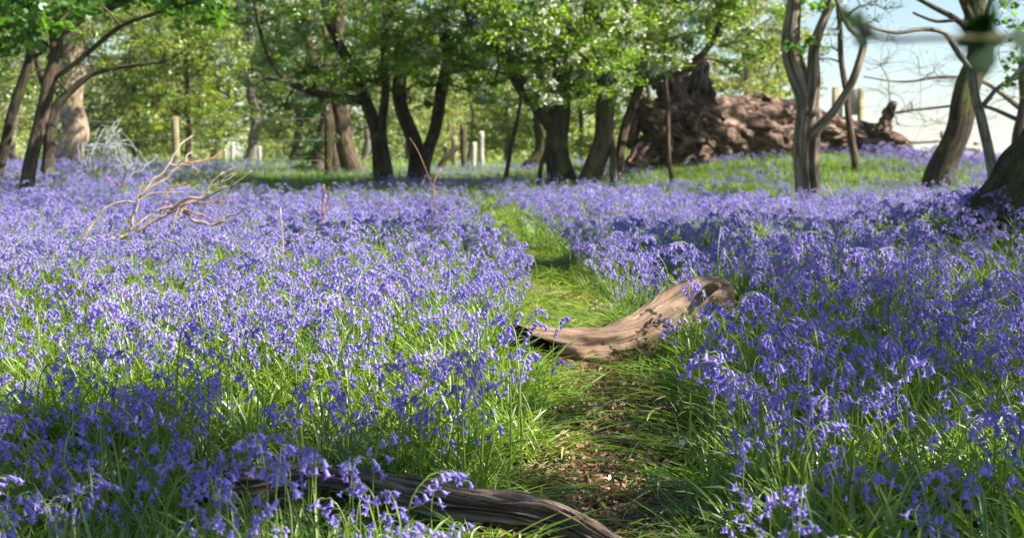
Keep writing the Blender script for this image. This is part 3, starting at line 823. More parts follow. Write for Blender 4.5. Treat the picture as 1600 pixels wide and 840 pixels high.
def fallen_trunk():
    d0 = 25.6
    sk = [(1020, 225, 30, 25.0), (1040, 215, 74, 25.2), (1078, 205, 108, 25.5), (1130, 203, 98, 25.9), (1180, 203, 96, 26.2), (1240, 205, 86, 26.5), (1300, 214, 70, 26.8), (1360, 222, 62, 27.0),
          (1400, 234, 46, 27.1), (1428, 252, 24, 27.1), (1445, 262, 12, 27.1)]
    pts = np.array([[*P(px, py, d), w / 2 * d / FPX] for px, py, w, d in sk])
    base = pts[4, :3].copy(); base[2] = float(ground(base[0], base[1]))
    root = thing('fallen_tree', 'huge weathered fallen tree trunk lying on the mound, twisted root end left', 'fallen tree', base)
    c = catmull(pts, 220)
    V, F = tube(c[:, :3], c[:, 3], 120, .06, 1.2, 77)
    V = roughen(V, .20, (1.1, 1.8, 1.8), .10, (2.2, 4.5, 4.5), 3)
    # hollows and knots in the decayed wood
    r = np.random.default_rng(8)
    ax = c[:, :3]
    for k in range(26):
        q = V[r.integers(len(V) - 2)]
        dv = V - q; dv = dv * np.array([.45, 1, 1]) if k % 2 else dv
        dd = np.linalg.norm(dv, axis=1)
        s_ = r.uniform(.045, .20)
        near = ax[np.argmin(np.linalg.norm(ax - q, axis=1))]
        n_ = (q - near) / (np.linalg.norm(q - near) + 1e-6)
        V = V + (np.exp(-(dd / s_) ** 2) * r.choice([-1, -.8, .55]) * s_ * .75)[:, None] * n_
    mb = MB(); mb.add(V, F)
    link('trunk', mb.mesh('trunk', M['fallen_wood'], True, base), root)
    roots = [  # twisted roots of the up-ended plate, px path with width
        ([(1075, 190, 60), (1088, 150, 44), (1096, 115, 30), (1092, 96, 18)], 25.3, 'root'),
        ([(1060, 170, 40), (1052, 130, 24), (1070, 112, 18), (1084, 104, 10)], 24.9, 'root'),
        ([(1040, 200, 60), (1010, 185, 46), (992, 195, 34), (984, 225, 22)], 24.7, 'root'),
        ([(1050, 215, 56), (1020, 225, 44), (1000, 240, 34), (985, 258, 20)], 24.5, 'root'),
        ([(1060, 230, 50), (1050, 250, 40), (1040, 262, 26)], 24.6, 'root'),
        ([(1090, 225, 46), (1085, 245, 34), (1078, 262, 20)], 24.9, 'root'),
        ([(1050, 180, 40), (1078, 172, 28), (1110, 176, 20), (1128, 190, 10)], 24.7, 'root'),
        ([(1045, 195, 34), (1070, 210, 24), (1100, 214, 16), (1118, 228, 9)], 24.6, 'root'),
        ([(1150, 168, 34), (1185, 160, 34), (1215, 170, 26), (1236, 176, 14)], 25.9, 'burr'),
        ([(1376, 215, 34), (1384, 190, 22), (1390, 172, 19), (1393, 160, 13)], 26.8, 'branch_stub'),
        ([(1180, 215, 34), (1150, 226, 24), (1140, 240, 14)], 25.8, 'burr'),
    ]
    roots.append(([(1048, 205, 74), (1050, 170, 52), (1060, 142, 32), (1070, 122, 16)], 25.0, 'root'))
    roots.append(([(1104, 190, 54), (1100, 150, 38), (1096, 118, 26), (1102, 96, 14)], 25.4, 'root'))
    rk = np.random.default_rng(21)
    for k in range(9):
        a = rk.uniform(0, 2 * math.pi)
        x0, y0 = 1062 + 16 * math.cos(a), 200 + 26 * math.sin(a)
        x1, y1 = 1022 + 44 * math.cos(a), 192 + 62 * math.sin(a)
        roots.append(([(x0 + 12, y0, 36), ((x0 + x1) / 2 + rk.uniform(-10, 10), (y0 + y1) / 2 + rk.uniform(-10, 10), 24), (x1, min(y1, 258), 15), (x1 + rk.uniform(-16, 12), min(y1 + rk.uniform(-18, 18), 260), 7)], rk.uniform(24.5, 25.2), 'root'))
    for k, (pl, d, nm) in enumerate(roots):
        q = catmull(stem_px(pl, d, [(-.12 * math.sin(1.7 * j + k)) for j in range(len(pl))]), 50)
        V, F = tube(q[:, :3], q[:, 3], 40, .16, 7, 300 + k, groove=[(.3, .2, .05, .95, .35), (1.5, .2, .1, .9, .35), (5.2, .2, .0, .9, .3)], drift=.8)
        V = roughen(V, .08, (3, 6, 6), .05, (5, 10, 10), k)
        mb = MB(); mb.add(V, F)
        link(nm, mb.mesh(nm, M['fallen_wood'], True, base), root)
fallen_trunk()

def path_log():
    sk = [(828, 540, 66, 6.10), (860, 541, 64, 6.10), (905, 543, 62, 6.12), (950, 540, 62, 6.14), (990, 528, 66, 6.18), (1025, 508, 76, 6.26), (1058, 491, 86, 6.36), (1092, 478, 92, 6.46), (1122, 474, 84, 6.54)]
    pts = np.array([[*P(px, py, d), w / 2 * d / FPX] for px, py, w, d in sk])
    base = pts[2, :3].copy(); base[2] = float(ground(base[0], base[1]))
    root = thing('fallen_log', 'smooth brown hollow log lying across the path, right end raised', 'log', base)
    c = catmull(pts, 110)
    V, F = tube(c[:, :3], c[:, 3], 72, .05, 5, 41, cap=False, groove=[(.9, .05, .45, 1.0, .16), (1.5, .05, .35, 1.0, .14), (1.2, .03, .2, .8, .07), (1.9, .04, .1, .75, .08), (.4, .05, .55, 1.0, .13), (2.2, .05, .5, 1., .12), (.7, .03, .3, .9, .08), (1.75, .03, .6, 1., .1)], drift=.25)
    ns, sd = 110, 72
    LG = np.vstack([LASTG, LASTG[-2:]]) if False else LASTG
    V = np.vstack([V, V[:2]]); V = roughen(V, .020, (4, 11, 11), .010, (3, 34, 34), 5)[:-2]
    if True:
        kn = P(985, 540, 6.1); dk = np.linalg.norm(V - kn, axis=1); V = V + (np.exp(-(dk / .03) ** 2) * -.02 + np.exp(-(dk / .06) ** 2) * .018)[:, None] * np.array([0, -1, .2])
    T0 = c[0, :3] - c[24, :3]; T0 /= np.linalg.norm(T0)
    r = np.random.default_rng(4)
    jag = np.interp(np.arange(sd) / sd, np.linspace(0, 1, 15), np.concatenate([r.uniform(-.025, .03, 14), [0]]))
    front = np.array([.1, -.85, -.5])
    for k in range(26):                                  # the mouth is broken off at a slant: far upper lip long, near lip short
        rad_ = V[k * sd:(k + 1) * sd] - c[k, :3]
        f_ = (rad_ @ front) / c[k, 3]
        V[k * sd:(k + 1) * sd] += T0 * ((jag * 1.3 - .14 * f_) * (1 - k / 26))[:, None]
    mb = MB(); mb.add(V, F)
    # ragged right end
    e = V[(ns - 1) * sd:]
    ec = e.mean(0); Te = c[-1, :3] - c[-4, :3]; Te /= np.linalg.norm(Te)
    rr = [e]
    for f_, off in ((.8, .015), (.5, .0), (.2, .02)):
        rr.append(ec + (e - ec) * f_ + Te * (off + r.uniform(-.02, .03, sd))[:, None])
    rr.append(np.repeat((ec)[None], sd, 0))
    Ve = np.vstack(rr); i = np.arange(4)[:, None] * sd; j = np.arange(sd)[None]
    mb.add(Ve, [np.stack([i + j, i + (j + 1) % sd, i + sd + (j + 1) % sd, i + sd + j], -1).reshape(-1, 4)])
    link('trunk', mb.mesh('trunk', M['log_wood'], True, base), root)
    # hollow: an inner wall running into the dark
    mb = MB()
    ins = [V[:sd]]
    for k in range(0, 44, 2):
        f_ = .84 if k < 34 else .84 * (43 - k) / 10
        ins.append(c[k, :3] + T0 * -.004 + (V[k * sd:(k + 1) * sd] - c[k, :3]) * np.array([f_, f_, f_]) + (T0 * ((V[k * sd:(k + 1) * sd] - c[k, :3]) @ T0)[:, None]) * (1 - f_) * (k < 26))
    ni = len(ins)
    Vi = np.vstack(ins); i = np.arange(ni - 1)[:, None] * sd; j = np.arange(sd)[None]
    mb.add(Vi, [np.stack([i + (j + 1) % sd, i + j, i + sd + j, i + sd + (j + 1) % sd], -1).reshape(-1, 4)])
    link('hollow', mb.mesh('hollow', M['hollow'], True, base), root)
    q = catmull(np.array([[*P(1096, 462, 6.40), .03], [*P(1112, 450, 6.3), .022], [*P(1122, 446, 6.2), .014]]), 12)
    V2, F2 = tube(q[:, :3], q[:, 3], 14, .15, 9, 6)
    mb = MB(); mb.add(V2, F2)
    link('branch_stub', mb.mesh('branch_stub', M['log_wood'], True, base), root)
path_log()

def front_log():
    sk = [(298, 778, 16, 3.90), (340, 752, 34, 3.85), (395, 752, 50, 3.82), (450, 744, 40, 3.82), (520, 748, 42, 3.78), (590, 764, 46, 3.72), (650, 778, 56, 3.66), (710, 790, 58, 3.60), (770, 797, 56, 3.54), (830, 806, 58, 3.48),
          (890, 822, 58, 3.40), (940, 846, 50, 3.32), (985, 872, 40, 3.25)]
    pts = np.array([[*P(px, py, d), w / 2 * d / FPX] for px, py, w, d in sk])
    base = pts[6, :3].copy(); base[2] = float(ground(base[0], base[1]))
    root = thing('fallen_branch', 'long cracked grey-brown dead bough half buried in the foremost bluebells', 'log', base)
    c = catmull(pts, 240)
    V, F = tube(c[:, :3], c[:, 3], 84, .15, 8, 52, groove=[(.9, .07, .15, .95, .35), (1.5, .10, .3, .9, .4), (.4, .06, .3, .97, .25), (1.9, .10, .1, .8, .45), (1.2, .04, .45, .98, .25), (.65, .04, .5, .9, .2), (0.1, .05, .2, .9, .2), (5.9, .06, .1, .9, .2)], drift=.5)
    V = roughen(V, .016, (5, 16, 16), .012, (4, 42, 42), 2)
    mb = MB(); mb.add(V, F)
    link('trunk', mb.mesh('trunk', M['old_wood'], True, base), root)
    for k, pl in enumerate(([(560, 752, 26), (610, 752, 22), (660, 762, 18), (720, 772, 16), (756, 788, 6)], [(690, 800, 26), (760, 826, 30), (830, 838, 26), (880, 848, 12)], [(330, 762, 20), (300, 790, 18), (280, 815, 8)])):
        q = catmull(stem_px(pl, 3.72 if k < 2 else 3.9, [.0, -.03, -.05, -.06, -.08][:len(pl)]), 40)
        V2, F2 = tube(q[:, :3], q[:, 3], 22, .18, 10, 60 + k, groove=[(.8, .15, .1, .9, .35), (1.6, .12, .1, .9, .35)])
        V2 = roughen(V2, .010, (8, 25, 25), .008, (5, 60, 60), k)
        mb = MB(); mb.add(V2, F2)
        link('splinter', mb.mesh('splinter', M['old_wood'], True, base), root)
front_log()

# ------------------------------------------------------------------ fallen dead branch, dead stalks, wire
def zc(x, y, ox=90, oy=160, s=3.5):
    return ox + x / s, oy + y / s

def dead_branch():
    L = [ ([(265, 752, 7), (400, 712, 8), (620, 600, 8), (790, 510, 6), (850, 430, 5), (905, 378, 3)], 9.6, .0, 'twig'),
          ([(450, 512, 5), (570, 425, 5), (690, 332, 5), (712, 290, 4), (736, 275, 3)], 9.9, .2, 'twig'),
          ([(690, 326, 4), (760, 322, 4), (830, 308, 3.5), (920, 262, 2)], 9.9, .3, 'twig_red'),
          ([(606, 604, 5), (650, 560, 5), (710, 528, 5), (800, 520, 6), (930, 460, 5), (1062, 376, 4)], 9.5, -.2, 'twig'),
          ([(490, 780, 7), (580, 732, 7), (640, 650, 6), (690, 590, 5)], 9.3, .0, 'twig'),
          ([(690, 596, 6), (760, 650, 6), (860, 664, 6), (960, 612, 5), (1072, 560, 3)], 9.4, -.2, 'twig'),
          ([(140, 745, 6), (205, 650, 6), (280, 572, 5), (420, 545, 4), (500, 502, 4), (640, 490, 3), (830, 482, 2)], 9.8, .1, 'twig'),
          ([(430, 545, 4), (500, 450, 4), (612, 338, 4), (660, 240, 4), (735, 182, 4)], 9.9, .3, 'twig'),
          ([(410, 742, 5), (412, 640, 5), (430, 560, 4), (450, 462, 3)], 9.7, .0, 'twig'),
          ([(568, 582, 3), (600, 500, 3), (650, 462, 3), (742, 436, 3)], 9.6, .1, 'twig_red'),
          ([(578, 742, 4), (660, 770, 4), (740, 790, 4), (780, 812, 3), (840, 832, 2)], 9.2, -.1, 'twig'),
          ([(560, 590, 4), (700, 556, 4), (860, 540, 3), (985, 502, 2)], 9.5, .1, 'twig_red'),
          ([(390, 700, 4), (480, 630, 4), (600, 570, 3), (700, 552, 3)], 9.5, .2, 'twig'),
          ([(600, 605, 4), (700, 590, 4), (800, 625, 4), (870, 650, 3), (940, 695, 2)], 9.4, -.1, 'twig_red'),
          ([(800, 505, 3), (840, 460, 3), (888, 442, 2)], 9.5, .0, 'twig'),
          ([(620, 335, 3), (680, 342, 3), (745, 338, 2)], 9.8, .1, 'twig') ]
    p0 = P(*zc(420, 700), 9.6)
    b = np.array([p0[0], p0[1], float(ground(p0[0], p0[1]))])
    root = thing('dead_branch', 'bleached forked dead branch sticking up out of the left bluebells', 'branch', b)
    for k, (pl, d, sl, m) in enumerate(L):
        q = [(*zc(x, y), w * .95) for x, y, w in pl]
        q = catmull(stem_px(q, d, [sl * j / len(q) for j in range(len(q))]), 27)
        if k in (0, 4, 6):                                   # the butts go down to the ground between the stems
            g = q[0].copy(); dirn = q[0, :3] - q[4, :3]; dirn /= np.linalg.norm(dirn)
            g[:3] += dirn * .15; g[2] = float(ground(g[0], g[1])) - .01
            q = np.vstack([g, q])
        rk = np.random.default_rng(500 + k)
        q[1:, :3] += np.repeat(rk.normal(0, .005, (len(q) // 3 + 1, 3)), 3, 0)[:len(q) - 1]
        V, F = tube(q[:, :3], np.maximum(q[:, 3] * np.linspace(1.0, .6, len(q)), .0025), 7, .16, 14, k)
        mb = MB(); mb.add(V, F)
        for _ in range(rk.integers(1, 4)):
            a = q[rk.integers(len(q) // 3, len(q) - 1)]; dr = q[-1, :3] - q[0, :3]; dr /= np.linalg.norm(dr)
            e = dr * rk.uniform(.03, .10) + rk.normal(0, .035, 3)
            V, F = tube(np.array([a[:3], a[:3] + e * .55 + rk.normal(0, .006, 3), a[:3] + e]), np.array([.0028, .0022, .0013]), 5); mb.add(V, F)
        link('twig', mb.mesh('twig', M[m], True, b), root)
dead_branch()

STALK = 'dead stalks among the bluebells'
def z3(x, y): return 1100 + x / 3, 280 + y / 3
stalks = [  # label, polylines of photograph points, material, height above ground of the first point, widths
    ('upright reddish dead stalk behind the left flowers, tallest of the stalks', [[(505, 375), (504, 330), (506, 288)], [(504, 345), (512, 318), (514, 292)]], 'twig_red', .10, 4),
    ('thin dead stalk with a rust-coloured foot beside the start of the bare gap', [[(668, 385), (680, 340), (677, 290), (690, 262)], [(677, 295), (655, 240), (640, 215)]], 'twig_red', .10, 2.4),
    ('pale upright straw in the sunny flowers right of the dead branch', [[(445, 440), (443, 390), (438, 325)]], 'twig', .12, 3),
    ('short orange broken stalk leaning right in the sunny left flowers', [[(444, 410), (455, 380), (478, 366)], [(447, 395), (440, 380), (430, 372)]], 'twig_red', .15, 3),
    ('forked thin brown stem lying over the flowers right of the log', [[(1240, 495), (1222, 465), (1207, 438), (1208, 425), (1228, 408)], [(1207, 440), (1196, 432), (1180, 424)]], 'twig_red', .12, 3),
    ('long rust-brown stem lying flat in the right-hand flowers', [[(1128, 363), (1165, 374), (1205, 383), (1236, 390)]], 'twig_red', .22, 4),
    ('bent rusty stalk shaped like a hook in the right-hand flowers', [[(1256, 418), (1251, 403), (1258, 397), (1284, 402)], [(1258, 397), (1248, 388)]], 'twig_red', .2, 4),
    ('long straw-coloured stem leaning right among the near right flowers', [[(1490, 555), (1508, 510), (1520, 492), (1548, 474), (1574, 462)]], 'twig', .12, 4),
    ('brown stalk bent over to the right behind the leaning straw stem', [[(1466, 530), (1468, 490), (1476, 480), (1512, 452), (1552, 418)], [(1470, 484), (1450, 482), (1432, 486)]], 'twig', .12, 4),
    ('short pale stick standing before the foot of the dead grey tree', [[(1172, 350), (1163, 332), (1154, 320)]], 'twig', .25, 4),
    ('pale stick slanting up toward the dead grey tree', [[(1182, 330), (1192, 318), (1203, 305)]], 'twig', .25, 4),
    ('orange snapped stick poking out of the foremost right flowers', [[(1312, 800), (1322, 775), (1334, 752), (1345, 736)]], 'twig_red', .08, 6),
    ('pale broken bracken stem in the sunny grass above the foremost bough', [[(510, 700), (520, 668), (530, 652)], [(516, 690), (545, 668), (572, 658)], [(522, 702), (534, 700), (558, 684)], [(534, 700), (552, 712)]], 'twig', .06, 5),
    ('reddish stalk at the left edge of the flowers below the wire tangle', [[(196, 320), (190, 295), (200, 262)], [(192, 300), (180, 285), (165, 280)]], 'twig_red', .1, 4),
    ('fallen pale stick lying in the grass at the far end of the left flowers', [[(440, 270), (480, 280), (530, 288)]], 'twig_red', .1, 5),
    ('curved bleached stem left of the split dead tree on the green mound', [[(1306, 330), (1300, 305), (1290, 285)]], 'twig', .15, 3.5),
]
for k, (lab, PL, m, h, w) in enumerate(stalks):
    g = G(PL[0][0][0], PL[0][0][1], h, ground)
    b = np.array([g[0], g[1], float(ground(g[0], g[1]))])
    root = thing('dead_stalk', lab, 'dead stalk', b, STALK)
    for j, pl in enumerate(PL):
        q = stem_px([(x, y, w * (1 if j == 0 else .75)) for x, y in pl], g[1], [.04 * math.sin(2 * i + k) for i in range(len(pl))])
        if j == 0:
            q = np.vstack([[b[0], b[1], b[2] - .01, q[0, 3]], q])
        q = catmull(q, 18)
        V, F = tube(q[:, :3], np.maximum(q[:, 3] * np.linspace(1, .6, len(q)), .0015), 6, .1, 20, k)
        mb = MB(); mb.add(V, F)
        link('stem' if j == 0 else 'side_stem', mb.mesh('stem', M[m], True, b), root)

def wire_tangle():
    d = 19.5
    b0 = P(190, proj_y(190, d), d); b = np.array([b0[0], b0[1], float(ground(b0[0], b0[1]))])
    root = thing('wire_tangle', 'loose tangle of pale grey fence wire heaped above the left bluebells', 'wire tangle', b)
    r = np.random.default_rng(12)
    for k in range(30):
        x0 = r.uniform(128, 170); x3 = r.uniform(175, 245); top = r.uniform(185, 240) + max(0, x3 - 200) * .8
        pl = [(x0, 268, 2), (x0 + r.uniform(-6, 14), 235 + r.uniform(-12, 10), 2), ((x0 + x3) / 2 + r.uniform(-12, 12), top + r.uniform(-4, 8), 2), (x3 - 10 + r.uniform(-12, 8), top + 22 + r.uniform(-10, 14), 2), (x3 + r.uniform(-14, 10), 262 + r.uniform(-14, 8), 2)]
        q = catmull(stem_px(pl, d, list(r.normal(0, .25, 5))), 40)
        q[:, :3] += np.cumsum(r.normal(0, .006, (40, 3)), 0)
        V, F = tube(q[:, :3], np.full(40, .0045), 5)
        mb = MB(); mb.add(V, F)
        link('wire', mb.mesh('wire', M['wire'], True, b), root)
wire_tangle()

# ------------------------------------------------------------------ fence, old posts, gate, signs
def post_mb(mb, x, y, z0, z1, w, lean=0.0, seed=0):
    pts = np.array([[x + lean * (t - 0) * (z1 - z0), y, z0 + (z1 - z0) * t] for t in np.linspace(0, 1, 9)])
    V, F = tube(pts, np.concatenate([np.full(8, w / 2), [w / 2 * .93]]), 12, .05, 1.5, seed)
    mb.add(V, F)

def fence():
    posts = [(512, 28, 180, 12), (275, 35, 182, 12), (108, 40, 186, 12)]
    b0 = P(275, proj_y(275, 35), 35)
    b = np.array([b0[0], b0[1], float(ground(b0[0], b0[1]))])
    root = thing('wire_fence', 'post and wire fence behind the left flowers, sunny post in its middle', 'fence', b)
    tops = []
    for k, (px, d, yt, w) in enumerate(posts):
        t = P(px, yt, d); mb = MB()
        z0 = float(ground(t[0], t[1])) - .1
        post_mb(mb, t[0], t[1], z0, t[2], w * d / FPX, r_lean[k % 3], k)
        link('post', mb.mesh('post', M['post'] if px != 512 else M['bark_mossy'], True, b), root)
        tops.append((t[0], t[1], t[2], z0 + .1))
    for f in (.96, .62, .30):
        mb = MB(); ps = []
        for (a, c) in zip(tops[:-1], tops[1:]):
            for t in np.linspace(0, 1, 10)[:-1]:
                z = lambda q: q[3] + (q[2] - q[3]) * f
                ps.append([a[0] + (c[0] - a[0]) * t, a[1] + (c[1] - a[1]) * t - .09, z(a) * (1 - t) + z(c) * t - .05 * math.sin(math.pi * t)])
        V, F = tube(np.array(ps), np.full(len(ps), .007), 5); mb.add(V, F)
        link('wire', mb.mesh('wire', M['wire'], True, b), root)
r_lean = (.01, -.02, .015)
fence()
for k, (px, d, yt, w, m, lab) in enumerate((
    (725, 33, 195, 10, 'bark_brown', 'dark square-topped old post standing right of the stout twin stems'),
    (739, 36, 222, 8, 'white_stake', 'short whitish stake beside the dark old post'),
    (752, 38, 205, 8, 'post_grey', 'grey post at the right end of the old post row'),
    (711, 37, 212, 10, 'post', 'weathered post left of the dark square-topped one'),
    (362, 38, 222, 7, 'white_stake', 'white stake right of the sunny fence post, taller of a pair'),
    (352, 38, 232, 6, 'white_stake', 'white stake right of the sunny fence post, shorter of a pair'),
    (406, 39, 228, 6, 'white_stake', 'small thin white stake close to the tall grey trunk'))):
    t = P(px, yt, d); z0 = float(ground(t[0], t[1]))
    b = np.array([t[0], t[1], z0]); mb = MB()
    post_mb(mb, t[0], t[1], z0 - .1, t[2], w * d / FPX, (-.02, .03, 0)[k % 3], 30 + k)
    o = link('old_post' if m != 'white_stake' else 'stake', mb.mesh('post', M[m], True, b), None, b)
    tag(o, lab, 'post', 'old posts and stakes beyond the glade')
# leaning broken post
t = P(690, 255, 33); t2 = P(716, 228, 33)
mb = MB(); V, F = tube(catmull(np.array([t - [.1, 0, .25], t, t2]), 10), np.full(10, .07), 10, .1); mb.add(V, F)
tag(link('leaning_rail', mb.mesh('rail', M['bark_brown'], True, t), None, t), 'broken rail propped at a slant against the old posts', 'rail')

def box_mb(mb, c, s, rz=0.0, rx=0.0, bev=.006):
    bm_pts = np.array([[x, y, z] for x in (-.5, .5) for y in (-.5, .5) for z in (-.5, .5)]) * np.array(s)
    M3 = np.array((Matrix.Rotation(rz, 3, 'Z') @ Matrix.Rotation(rx, 3, 'Y')))
    V = bm_pts @ M3.T + np.array(c)
    mb.add(V, [np.array([[0, 1, 3, 2], [4, 6, 7, 5], [0, 4, 5, 1], [2, 3, 7, 6], [0, 2, 6, 4], [1, 5, 7, 3]])])

def sign(px0, px1, yt, yb, d, lab, side):
    t = P((px0 + px1) / 2, yt, d); z0 = float(ground(t[0], t[1]))
    b = np.array([t[0], t[1], z0])
    root = thing('sign_post', lab, 'sign', b, 'sign posts behind the fallen trunk')
    px = d / FPX
    mb = MB(); w = 8 * px
    box_mb(mb, [t[0], t[1], (z0 - .1 + t[2]) / 2], [w, w, t[2] - z0 + .1])
    link('post', mb.mesh('post', M['post'], False, b), root)
    mb = MB(); h = (yb - yt) * px
    box_mb(mb, [t[0] + side * .16, t[1] + .11, t[2] - .02 - h / 2], [.34, .03, h], R(62 * side))
    link('board', mb.mesh('board', M['post_grey'], False, b), root)
sign(1301, 1309, 137, 180, 36, 'narrow wooden sign post left of a pair, behind the fallen trunk', 1)
sign(1341, 1350, 138, 178, 36, 'wooden sign post with grey board right of a pair, behind the fallen trunk', -1)

def gate():
    d = 37; px = d / FPX
    b0 = P(1470, 250, d); zg = float(ground(b0[0], b0[1])); b = np.array([b0[0], b0[1], zg])
    root = thing('wooden_gate', 'pale wooden rail gate in the sun right of the fallen trunk', 'gate', b)
    def part(nm, x0, y0, x1, y1, th=.06, dd=0.0):
        a, c = P(x0, y0, d + dd), P(x1, y1, d + dd)
        mb = MB(); V, F = tube(catmull(np.array([a, (a + c) / 2, c]), 6), np.full(6, th), 8, .03); mb.add(V, F)
        link(nm, mb.mesh(nm, M['post_grey'], True, b), root)
    for (x, yt, w) in ((1474, 206, .09), (1528, 222, .12), (1418, 222, .08)):
        t = P(x, yt, d); mb = MB(); post_mb(mb, t[0], t[1], float(ground(t[0], t[1])) - .1, t[2], 2 * w, 0, int(x))
        link('post', mb.mesh('post', M['post_grey'], True, b), root)
    for (x0, y0, x1, y1, th) in ((1415, 223, 1476, 219, .055), (1414, 237, 1476, 236, .05), (1476, 231, 1530, 232, .075), (1420, 248, 1530, 246, .05)):
        part('rail', x0, y0, x1, y1, th, -.12)
    part('brace', 1438, 248, 1468, 224, .045, -.2)
gate()

# ------------------------------------------------------------------ bluebells
BELL_V = None
def bell_geo(sides=12):
    """one nodding bell hanging down -z from the origin, six petals with curled tips"""
    prof = [(.0012, 0), (.0030, -.0015), (.0040, -.005), (.0043, -.010), (.0052, -.0140), (.0092, -.0172), (.0112, -.0155)]
    prof_gap = [(.0012, 0), (.0030, -.0015), (.0038, -.005), (.0039, -.010), (.0040, -.0135), (.0046, -.0142), (.0046, -.0140)]
    V = []
    for k in range(len(prof)):
        for j in range(sides):
            a = 2 * math.pi * j / sides
            p = prof[k] if j % 2 == 0 else prof_gap[k]
            V.append([p[0] * math.cos(a), p[0] * math.sin(a), p[1]])
    n = len(prof); i = np.arange(n - 1)[:, None] * sides; j = np.arange(sides)[None]
    F = [np.stack([i + j, i + sides + j, i + sides + (j + 1) % sides, i + (j + 1) % sides], -1).reshape(-1, 4)]
    return np.array(V) * 1.12, F

def bell_tint(sides):
    return np.repeat([0, .02, .1, .28, .5, .95, 1.0], sides)

class Bluebell:
    """shape of one plant: stem polyline, bells as matrices"""
    def __init__(s, seed, height, nb, arch, spread):
        r = np.random.default_rng(seed)
        lean = r.normal(0, .02)
        a = height
        pts = [[0, 0, -.01], [lean * .4, 0, a * .35], [lean, r.normal(0, .008), a * .72], [lean + arch * .25, 0, a * .90], [lean + arch * .65, 0, a * .99], [lean + arch, 0, a * .97]]
        if arch > .06:
            pts.append([lean + arch * 1.25, 0, a * .91])
        s.stem = catmull(np.array(pts), 16)
        s.rad = np.linspace(.0030, .0012, 16)
        s.bells = []; s.peds = []
        ts = np.linspace(.66, 1.0, nb)
        idx = np.linspace(0, 1, 16)
        for k, t in enumerate(ts):
            p = np.array([np.interp(t, idx, s.stem[:, c]) for c in range(3)])
            az = r.normal(0, spread)
            out = np.array([math.cos(az), math.sin(az), 0])
            L = .012 + .010 * (1 - k / nb) + r.uniform(0, .006)
            q = p + out * L + np.array([0, 0, .003 - .002 * r.random()])
            tilt = r.uniform(.15, 1.0) * (1.0 if k < nb - 2 else .7)
            sc = r.uniform(.92, 1.16) * (1 if k < nb - 1 else .8)
            m = Matrix.Translation(Vector(q)) @ Matrix.Rotation(az, 4, 'Z') @ Matrix.Rotation(-tilt, 4, 'Y') @ Matrix.Rotation(r.uniform(0, 3), 4, 'Z') @ Matrix.Scale(sc, 4)
            s.bells.append(m); s.peds.append((p, (p + q) / 2 + np.array([0, 0, .004]), q))
    def stem_mesh(s, mb, mi=0):
        V, F = tube(s.stem, s.rad, 6); mb.add(V, F, mi, .3)
        for a, b, c in s.peds:
            V, F = tube(catmull(np.array([a, b, c]), 5), np.full(5, .0008), 4, cap=False); mb.add(V, F, mi, .6)
    def merged(s, mb, sides):
        s.stem_mesh(mb, 0)
        bv, bf = bell_geo(sides)
        r = np.random.default_rng(1)
        for m in s.bells:
            A = np.array(m)
            mb.add(bv @ A[:3, :3].T + A[:3, 3], bf, 1, bell_tint(sides))

KINDS_B = [  # seed, height, bells, arch, spread, how it looks
    (1, .33, 9, .085, .6, 'tall bluebell with a long one-sided spray'),
    (2, .30, 8, .065, .9, 'medium bluebell nodding over at the tip'),
    (3, .27, 7, .050, 1.4, 'short bluebell with bells all round'),
    (4, .35, 10, .10, .55, 'tall bluebell arched right over'),
    (5, .25, 5, .055, 1.0, 'small bluebell with few bells'),
    (6, .22, 4, .030, .7, 'stunted bluebell with a few bells'),
    (7, .32, 8, .060, 1.8, 'full bluebell with bells on both sides'),
]
plants = [Bluebell(*k[:5]) for k in KINDS_B]
protos_b = []
for k, p in enumerate(plants):
    mb = MB(); p.merged(mb, 12)
    protos_b.append(bpy.data.objects.new('bluebell_form', mb.mesh('bluebell_form', [M['stem'], M['bell']])))

def field(n_per, x_half, y0, y1, r):
    """random ground points with a margin beyond the frame"""
    A = (2 * (.38 * y1 + 1.4)) * (y1 - y0)
    n = int(A * n_per)
    y = r.uniform(y0, y1, n); x = r.uniform(-1, 1, n) * (.38 * y1 + 1.4)
    k = np.abs(x) < .38 * y + 1.4
    return x[k], y[k]

LOGS = [(G(828, 560)[:2], G(1000, 565)[:2], .13), (np.array([.5, 6.1]), np.array([.95, 6.5]), .13), (P(340, 770, 3.93)[:2], P(700, 800, 3.7)[:2], .045), (P(700, 800, 3.7)[:2], P(970, 850, 3.4)[:2], .06)]
TRUNKS = []
def clear_of_things(x, y, grow=0.0):
    ok = np.ones(len(x), bool)
    for a, b, w in LOGS:
        ab = b - a; t = np.clip(((x - a[0]) * ab[0] + (y - a[1]) * ab[1]) / (ab @ ab), 0, 1)
        ok &= np.hypot(x - a[0] - t * ab[0], y - a[1] - t * ab[1]) > w + grow
    ok &= np.hypot(x - ox, y - oy) > .8
    for (tx, ty, tr) in TRUNKS:
        ok &= np.hypot(x - tx, y - ty) > tr
    return ok

BX = np.array([P(px, 790, d)[0] for px, d in ((300, 3.9), (640, 3.66), (830, 3.48), (985, 3.25))]); BY = np.array([3.9, 3.66, 3.48, 3.25])
def before_bough(x, y):
    g = np.interp(x, BX, BY) - y
    return sst(-.06, .04, g) * (1 - sst(.40, .62, g)) * sst(BX[0] - .05, BX[0] + .1, x) * (1 - sst(BX[-1], BX[-1] + .1, x))

def blade_scale(x, y):
    d = path_d(x, y)
    f = np.where(y < 6.4, .40 + .60 * sst(.16, .52, d), .40 + .60 * sst(.2, .55, d))
    return f * (1 - .62 * before_bough(x, y))

